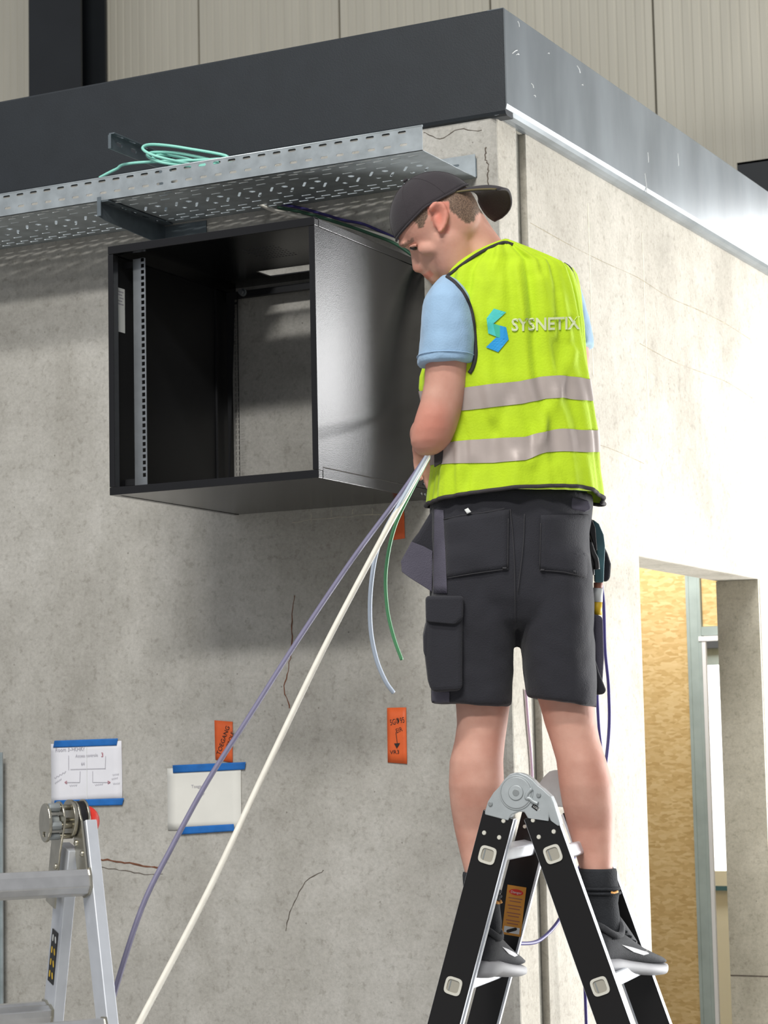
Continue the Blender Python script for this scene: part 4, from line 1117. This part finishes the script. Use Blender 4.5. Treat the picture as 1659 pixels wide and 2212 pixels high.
bag('holster_pocket', [(1268,1110),(1284,1130),(1300,1170),(1312,1196),(1319,1218),(1317,1250),(1308,1258),(1290,1250),(1272,1200)], 4.93, .03, M['shorts'], shorts, .01)
bag('leg_pocket', [(1276,1326),(1300,1330),(1303,1420),(1300,1470),(1290,1492),(1280,1480)], 4.885, .05, M['shorts_g'], shorts, .008)
bag('leg_pocket', [(1283,1420),(1292,1450),(1308,1490),(1302,1498),(1284,1500)], 4.86, .05, M['shorts'], shorts, .006)
bag('belt_flap', [(1180,1076),(1236,1072),(1272,1082),(1277,1100),(1262,1106),(1230,1100)], 4.77, .03, M['shorts_g'], shorts, .006)
for pts in ([(1102,1100),(1108,1160),(1112,1240),(1113,1350)], [(1133,1110),(1130,1180),(1118,1280)], [(965,1249),(1030,1238),(1098,1229)], [(1166,1232),(1220,1236),(1268,1248)],
            [(958,1122),(1000,1112),(1050,1106),(1090,1098)], [(1098,1120),(1097,1228)], [(1168,1130),(1166,1228)]):
    q = spline([Vector((x, y, 0)) for x, y in pts], 6)
    tube('seam', [hit(shb, p.x, p.y, .0050, 4.74) for p in q], .0009, M['stitch'], shorts, 5)
for x, y, w_ in ((1090,1227,9), (1172,1231,8), (1241,1234,5)):
    patch('bar_tack', [(x-w_/2,y-2),(x+w_/2,y-2),(x+w_/2,y+2),(x-w_/2,y+2)], shb, M['label'] if w_ > 20 else M['stitch'], shorts, .008, .003, 3, 2, 4.74)
patch('white_tag', [(1003,1101),(1011,1097),(1018,1106),(1009,1110)], shb, M['label'], shorts, .009, .003, 3, 3, 4.73)

# ---- safety vest
vr = [(520,1084,1100,4.818,.02),(526,1070,1112,4.82,.035),(535,1050,1132,4.823,.05),(548,1024,1163,4.827,.066),(562,1003,1196,4.832,.08),(576,984,1226,4.838,.092),(590,970,1236,4.842,.103),(606,960,1241,4.845,.112),(630,955,1247,4.848,.122),(660,948,1252,DB,.128),(700,940,1257,DB,.131),(730,935,1259,DB,.131),(760,929,1262,DB,.131),(790,919,1267,DB,.132),(815,911,1272,DB,.134),(840,909,1275,DB,.137),(870,915,1279,DB,.138),(900,925,1284,DB,.137),(930,933,1289,DB,.137),(960,938,1292,DB,.138),(990,938,1294,DB,.14),(1020,935,1297,DB,.143),(1050,931,1301,DB,.146),(1072,928,1303,DB,.149)]
hem = [(926,1091),(985,1083),(1050,1075),(1120,1069),(1190,1066),(1245,1066),(1275,1073),(1303,1088)]
NV = 200
VR = [ring(y, xl, xr, D, b, NV, 2.35) for y, xl, xr, D, b in vr]
VR.append(ring(1078, 926, 1303, DB, .15, NV, 2.35, lambda x: interp(hem, x)))
# refine vertically
VV = []
for a, b in zip(VR, VR[1:]):
    for k in range(4): VV.append([p.lerp(q, k/4) for p, q in zip(a, b)])
VV.append(VR[-1])
def fold(p, t, z):
    # loose cloth: long soft folds hanging from the shoulders, fine ripples
    a = noise.noise(Vector((math.cos(t)*2.6, math.sin(t)*2.6, z*2.2)))*.013
    b = noise.noise(Vector((math.cos(t)*7+z*3, math.sin(t)*7, z*3.2)))*.010
    return a + b
CREASE = [(1112,575,1128,690,9,.006),(1150,590,1160,690,8,-.004),(1178,600,1200,720,10,.006),(1215,640,1228,730,8,.005),(1040,700,1062,900,14,.006),(1235,760,1150,1000,12,.007),
          (1100,850,1070,930,12,-.005),(1180,880,1160,960,9,.006),(1120,990,1110,1060,12,.006),(1020,1010,990,1070,14,-.006),(1200,1010,1215,1060,10,.006),(1255,980,1270,1060,10,.006),(1085,560,1060,640,12,-.004),(1010,640,1050,700,10,.005)]
for i, r_ in enumerate(VV):
    c = sum(r_, Vector())/len(r_); k = min(1, i/18)
    for j, p in enumerate(r_):
        t = 2*math.pi*j/NV; n_ = (p - c); n_.z = 0
        if n_.length > 1e-6:
            cx, cy = topx(p); cr_ = 0
            if n_.dot(FH) < 0:
                for (x0, y0, x1, y1, wd_, am) in CREASE:
                    ux, uy = x1-x0, y1-y0; L2 = ux*ux+uy*uy; q_ = max(0, min(1, ((cx-x0)*ux+(cy-y0)*uy)/L2))
                    dd_ = math.hypot(cx-x0-ux*q_, cy-y0-uy*q_)
                    cr_ += am*math.exp(-(dd_/wd_)**2)
            r_[j] = p + n_.normalized()*(fold(p, t, p.z)*k + cr_)
V, F = loft(VV, cap=False)
vest = mobj('safety_vest', V, F, M['vest'], per, True)
ss = vest.modifiers.new('s', 'SOLIDIFY'); ss.thickness = .002; ss.offset = -1
vb = bvh_of(vest); vsb = bvh_of(vest, shirt)
# reflective bands follow the vest surface
def vsurf(j, ypx, lift):
    # point on column j of the vest at image height ypx
    colp = [r_[j] for r_ in VV]; prev = None
    for i in range(len(colp)-1):
        y0, y1 = topx(colp[i])[1], topx(colp[i+1])[1]
        if y0 <= ypx <= y1:
            k = (ypx-y0)/max(y1-y0, 1e-6); p = colp[i].lerp(colp[i+1], k)
            c = sum(VV[i], Vector())/NV; n_ = p - c; n_.z = 0
            return p + n_.normalized()*lift
    return colp[-1]
def band(name, up, lo):
    V, F = [], []
    rows = 6
    for j in range(NV):
        xpx = topx(VV[53][j])[0]
        yu, yl = interp(up, xpx), interp(lo, xpx)
        for k in range(rows): V.append(vsurf(j, yu + (yl-yu)*k/(rows-1), .0022))
    for j in range(NV):
        jn = (j+1) % NV
        for k in range(rows-1): F.append((j*rows+k, jn*rows+k, jn*rows+k+1, j*rows+k+1))
    return mobj(name, V, F, M['retro'], vest, True)
band('reflective_band', [(900,846),(1000,838),(1060,830),(1120,824),(1165,814),(1200,811),(1240,814),(1275,821)], [(900,897),(1000,886),(1060,879),(1120,872),(1165,862),(1200,859),(1240,864),(1280,867)])
band('reflective_band', [(900,962),(985,951),(1060,946),(1110,944),(1150,932),(1190,926),(1240,929),(1292,930)], [(900,1006),(955,1001),(1040,1000),(1110,994),(1150,977),(1190,975),(1240,977),(1296,976)])
def pipe(name, pts, tree, r, lift=.002, fb=4.8):
    q = spline([Vector((x, y, 0)) for x, y in pts], 5)
    tube(name, [hit(tree, p.x, p.y, lift, fb) for p in q], r, M['piping'], vest, 8)
pipe('armhole_binding', [(966,598),(984,612),(1003,636),(1016,665),(1023,700),(1027,745),(1027,772),(1021,794),(1014,806)], vsb, .0045, .0015)
tube('armhole_binding', spline([P(1218,570,4.83), P(1231,580,4.835), P(1240,602,4.84), P(1247,632,4.845), P(1253,668,4.85), P(1257,705,4.85), P(1261,745,4.85), P(1264,775,4.85)], 5), .0042, M['piping'], vest, 8)
pipe('collar_binding', [(964,598),(985,582),(1005,567),(1030,550),(1052,538),(1075,528),(1092,524),(1108,529)], vb, .004, .0, 4.82)
hb = [r_ for r_ in VV[-1]]
tube('hem_binding', hb + [hb[0]], .0045, M['piping'], vest, 8)
# front edge binding seen under the elbow
bag('front_edge', [(938,982),(960,970),(956,1000),(938,1010)], 4.76, .01, M['piping'], vest, .002)
# print on the back
def decal(name, poly, m, lift):
    tr = tessellate_polygon([[Vector((x, y, 0)) for x, y in poly]])
    bm = bmesh.new(); vs = [bm.verts.new((x, y, 0)) for x, y in poly]
    for t_ in tr: bm.faces.new([vs[i] for i in t_])
    bmesh.ops.subdivide_edges(bm, edges=bm.edges, cuts=4, use_grid_fill=True)
    bmesh.ops.triangulate(bm, faces=bm.faces)
    for v in bm.verts: v.co = hit(vb, v.co.x, v.co.y, lift)
    me = bpy.data.meshes.new(name); bm.to_mesh(me); bm.free(); me.materials.append(m)
    o = bpy.data.objects.new(name, me); COL.objects.link(o); o.parent = vest; return o
c4 = lambda x, y: (800 + x/2.836, 340 + y/2.836)
d1 = decal('logo', [c4(*p) for p in ((757,926),(832,948),(752,1020),(770,1097),(722,1078),(712,985))], M['logo1'], .0026); d1['label'] = 'teal and blue S emblem'
decal('logo', [c4(*p) for p in ((794,1030),(832,1040),(847,1115),(783,1193),(708,1163),(770,1103),(794,1105))], M['logo2'], .0026)
decal('logo', [c4(*p) for p in ((752,1018),(794,1030),(794,1105),(770,1099))], M['logo3'], .0027)
Vt, Ft = textvf('SYSNETIX', 1.0, 0.0, .022)
mx_ = max(p.x for p in Vt); mn_ = min(p.x for p in Vt); my_ = max(p.y for p in Vt)
def tmap(p):
    u_ = (p.x-mn_)/(mx_-mn_)
    x = 1105 + 148*u_; yb = 715 - 5*u_; return hit(vb, x, yb - 27*(p.y/my_), .003)
bm = bmesh.new(); vs = [bm.verts.new(p) for p in Vt]
for f_ in Ft:
    try: bm.faces.new([vs[i] for i in f_])
    except ValueError: pass
bmesh.ops.triangulate(bm, faces=bm.faces)
for v in bm.verts: v.co = tmap(v.co)
me = bpy.data.meshes.new('lettering'); bm.to_mesh(me); bm.free(); me.materials.append(M['logotext'])
o = bpy.data.objects.new('lettering', me); COL.objects.link(o); o.parent = vest

# ---- cap worn backwards
rim = lambda t: interp([(0,-10),(.9,-22),(1.5,-30),(2.2,-20),(math.pi,-12)], abs(t))
NC = 48; CR = []
for i in range(15):
    s_ = i/14; rr_ = []
    for k in range(NC):
        t = 2*math.pi*k/NC; tt = t if t <= math.pi else t - 2*math.pi
        ar = rim(tt); ph = math.acos(max(-1, min(1, -ar/97.0)))*max(s_, .02)
        f_ = 98.5*math.sin(ph)*math.cos(t); a_ = -97*math.cos(ph); w = .081*math.sin(ph)*math.sin(t)
        rr_.append(hp(f_, a_, w))
    CR.append(rr_)
V, F = loft(CR, cap=False); V.append(sum(CR[0], Vector())/NC); n0 = len(V)-1
F += [(n0, j, (j+1) % NC) for j in range(NC)]
cap = mobj('cap', V, F, M['cap'], per, True); sm = cap.modifiers.new('s', 'SOLIDIFY'); sm.thickness = .003
cap['label'] = 'black cap worn backwards'
tube('cap_rim', CR[-1] + [CR[-1][0]], .0028, M['cap'], cap, 8)
for t0 in (0, math.pi/3, 2*math.pi/3, -math.pi/3, -2*math.pi/3, math.pi):
    j = int(round((t0 % (2*math.pi))/(2*math.pi)*NC)) % NC
    tube('cap_seam', [CR[i][j] for i in range(15)], .0011, M['cap'], cap, 5)
cyl('cap_button', CR[0][0] + hp(0,-97).__sub__(hp(0,-90))*.3, CR[0][0] + hp(0,-97).__sub__(hp(0,-90))*1.0, .006, M['cap'], cap, 12)
def quad3(a, b, c, u): return a*(.5*u*(u-1)) + b*(1-u*u) + c*(.5*u*(u+1))
b3 = [P(966,420,DH-.066), P(1018,412,DH-.0), P(1032,434,DH+.066)]
l3 = [P(1088,410,DH-.06), P(1102,422,DH+.0), P(1104,478,DH+.062)]
m3 = [P(1024,411,DH-.068), P(1066,409,DH+.0), P(1062,474,DH+.068)]
top_v, bot_v = [], []
nu_, nv_ = 16, 10
V, F = [], []
for s_ in (0, 1):
    for i in range(nu_+1):
        u = -1 + 2*i/nu_
        base, mid, lip = quad3(*b3, u), quad3(*m3, u), quad3(*l3, u)
        for j in range(nv_+1):
            t = j/nv_*(1 - .42*max(0, u)**4 - .12*max(0, -u)**4)
            p = base*((1-t)**2) + (mid*2 - base*.5 - lip*.5)*(2*t*(1-t)) + lip*t*t
            V.append(p + (UP*.0022 if s_ == 0 else UP*-.0022))
n = (nu_+1)*(nv_+1)
for i in range(nu_):
    for j in range(nv_):
        a = i*(nv_+1)+j; F.append((a, a+1, a+nv_+2, a+nv_+1)); F.append((n+a, n+a+nv_+1, n+a+nv_+2, n+a+1))
ed = [i*(nv_+1) for i in range(nu_+1)] + [nu_*(nv_+1)+j for j in range(1, nv_+1)] + [i*(nv_+1)+nv_ for i in range(nu_-1,-1,-1)] + [j for j in range(nv_-1,0,-1)]
for a, b in zip(ed, ed[1:]+ed[:1]): F.append((a, b, n+b, n+a))
vis = mobj('visor', V, F, M['cap'], cap, True)
tube('visor_edge', [V[i*(nv_+1)+nv_]-UP*.0022 for i in range(nu_+1)], .003, M['cap'], cap, 8)
tube('visor_piping', [V[j]-UP*.001 for j in range(nv_+1)], .0022, M['capline'], cap, 6)

# ---- socks and shoes
def foot(ank, ang, label):
    dr = (RH*math.sin(ang) + FH*math.cos(ang)).normalized(); sd = Vector((0,0,1)).cross(dr).normalized()   # sd: left of the foot
    z0 = ZRUNG + .002
    heel = Vector((ank.x, ank.y, z0)) - dr*.064
    dip = lambda s_: Vector((0, 0, -.13*max(0, s_-.08)))
    prof = [(0.0,.018,.030,.058),(.012,.028,.026,.078),(.035,.034,.025,.094),(.07,.036,.025,.098),(.105,.037,.025,.094),(.14,.041,.025,.080),(.18,.045,.025,.064),(.22,.046,.026,.054),(.25,.042,.028,.048),(.275,.030,.030,.043),(.288,.014,.033,.039)]
    R_ = []
    for s_, hw, zb, zt in prof:
        rr_ = []
        for k in range(24):
            t = 2*math.pi*k/24; ca, sa = sgnpow(math.cos(t), .8), sgnpow(math.sin(t), .75)
            rr_.append(heel + dip(s_) + dr*s_ + sd*(hw*ca*(1 if sa < 0 else 1-.22*sa)) + Vector((0,0,(zb+zt)/2 + (zt-zb)/2*sa)))
        R_.append(rr_)
    V, F = loft(R_); sh = mobj('shoe', V, F, M['shoe'], per, True); sh['label'] = label
    # sole with a flared heel
    sp_ = [(-.012,.014,.012,.034),(0.0,.030,.004,.040),(.03,.038,.0,.038),(.08,.038,.001,.034),(.13,.040,.001,.031),(.18,.047,.001,.029),(.22,.049,.001,.029),(.255,.044,.004,.030),(.282,.030,.010,.033),(.296,.010,.018,.035)]
    R_ = []
    for s_, hw, zb, zt in sp_:
        R_.append([heel + dip(s_) + dr*s_ + sd*(hw*sgnpow(math.cos(t), .6)) + Vector((0,0,(zb+zt)/2 + (zt-zb)/2*sgnpow(math.sin(t), .6))) for t in [2*math.pi*k/24 for k in range(24)]])
    V, F = loft(R_); mobj('sole', V, F, M['sole'], sh, True)
    # collar
    cc = heel + dr*.068 + Vector((0,0,.096))
    pts = [cc + dr*(.043*math.cos(t)) + sd*(.034*math.sin(t)) + Vector((0,0,-.014*math.sin(t)**2 + .012*math.cos(t)**2)) for t in [2*math.pi*k/24 for k in range(25)]]
    tube('shoe_collar', pts, .0075, M['shoe'], sh, 8)
    pts = [heel + dip(s_) + dr*s_ + Vector((0,0,z_)) for s_, z_ in ((.10,.122),(.12,.104),(.15,.082),(.18,.066))]
    v, f = tubevf(pts, [.014,.017,.017,.013], 10); mobj('tongue', v, f, M['shoe'], sh, True)
    for k in range(4):
        c = heel + dip(.125+.017*k) + dr*(.125+.017*k) + Vector((0,0,.098-.0095*k))
        tube('lace', [c - sd*.022 - Vector((0,0,.008)), c, c + sd*.022 - Vector((0,0,.008))], .0028, M['sock'], sh, 6)
    # swoosh on both sides
    tree = bvh_of(sh)
    for s_ in (1, -1):
        ol = [(.075,.062),(.12,.048),(.155,.043),(.175,.047),(.182,.056),(.165,.052),(.145,.054),(.115,.058)]
        vs2 = []
        for a, z_ in ol:
            o_ = heel + dip(a) + dr*a + Vector((0,0,z_)) + sd*(s_*.2); h = tree.ray_cast(o_, -sd*s_)
            vs2.append((h[0] if h[0] else o_ - sd*s_*.16) + sd*(s_*.0012))
        mobj('swoosh', vs2, [tuple(range(len(vs2)))], M['swoosh'], sh)
    return heel, dr, sd
fr = foot(P(1303, 1960, 4.765), math.radians(37), 'dark grey running shoe on the right rung')
fl = foot(P(1044, 1960, 4.765), math.radians(18), 'dark grey running shoe on the left rung')
def sock(tab, D, label, fdat):
    heel, dr, sd = fdat
    R_ = [ring(y, xl, xr, D, b, 28, 2.1) for y, xl, xr, b in tab]
    R_.append([heel + dr*(.072 + .036*math.cos(t)) + sd*(.030*math.sin(t)) + Vector((0,0,.085)) for t in [0]] * 28) if False else None
    c = heel + dr*.066
    last = []
    for k in range(28):
        t = 2*math.pi*k/28
        last.append(c + RT*(.036*math.cos(t)) + FH*(.036*math.sin(t)) + Vector((0,0,.075)))
    R_.append(last)
    V, F = loft(R_)
    o = mobj('sock', V, F, M['sock'], per, True); o['label'] = label
    for y, xl, xr, b in tab[3:5]:
        rr_ = ring(y, xl-1, xr+1, D, b+.001, 28, 2.1); tube('sock_fold', rr_ + [rr_[0]], .0035, M['sock'], o, 6)
    return o
s1 = sock([(1876,1251,1331,.044),(1882,1250,1333,.046),(1900,1252,1334,.046),(1918,1253,1337,.047),(1928,1256,1338,.045),(1950,1262,1335,.042),(1985,1266,1340,.042)], 4.803, 'black sock', fr)
s2 = sock([(1884,1000,1076,.043),(1890,999,1077,.045),(1908,1000,1077,.045),(1926,1002,1080,.046),(1936,1004,1081,.044),(1958,1008,1080,.042),(1990,1012,1084,.042)], 4.803, 'black sock', fl)
osk = mat('orange_print', srgb(232,170,96), .7)
for sk, (x, y) in ((s1, (1326,1928)), (s2, (1077,1948))):
    tree = bvh_of(sk)
    pts = [hit(tree, x-7+14*k/4, y+2*math.sin(k), .001, 4.78) for k in range(5)]
    tube('sock_print', pts, .004, osk, sk, 6)
adopt(per)

# ---- tools hanging at the right hip
tp = empty('tool_holder', P(1292, 1190, 4.92)); tag(tp, 'teal plastic tool hanging from the right hip pocket', 'tool')
def flat(name, poly, D, th, m, parent, w=.003):
    c = P(poly[0][0], poly[0][1], D); o2 = [((P(x,y,D)-c).dot(RT), (P(x,y,D)-c).dot(UP)) for x, y in poly]
    v, f = platevf(o2, [], c - FW*(th/2), RT, UP, FW, th); return bev(mobj(name, v, f, m, parent), w, 2)
flat('tool_body', [(1280,1122),(1293,1132),(1303,1155),(1306,1180),(1304,1225),(1303,1258),(1284,1258),(1283,1225),(1288,1200),(1284,1160)], 4.895, .028, M['teal'], tp)
flat('tool_strap', [(1266,1108),(1274,1110),(1286,1140),(1290,1190),(1284,1190),(1272,1150)], 4.87, .012, M['black'], tp)
adopt(tp)
gl = empty('tool_clip', P(1283, 1210, 4.86)); tag(gl, 'black clip with two prongs hanging at the right hip', 'clip')
tube('prong', spline([P(1272,1172,4.86), P(1279,1195,4.855), P(1287,1212,4.852), P(1289,1230,4.85)], 5), [.008]*10+[.007]*6, M['black'], gl, 10)
tube('prong', spline([P(1272,1180,4.86), P(1275,1205,4.855), P(1278,1225,4.852), P(1279,1242,4.85)], 5), [.008]*10+[.006]*6, M['black'], gl, 10)
adopt(gl)
mk = empty('marker', P(1290, 1300, 4.90)); tag(mk, 'white and yellow marker sticking out of the right leg pocket', 'marker')
cyl('cap_end', P(1292,1258,4.9), P(1292,1270,4.9), .010, M['redwood'], mk, 16, bevel=.001)
cyl('barrel', P(1292,1270,4.9), P(1291,1300,4.9), .011, M['label'], mk, 16)
cyl('barrel_band', P(1291,1300,4.9), P(1290,1328,4.9), .0105, M['yellow'], mk, 16)
adopt(mk)
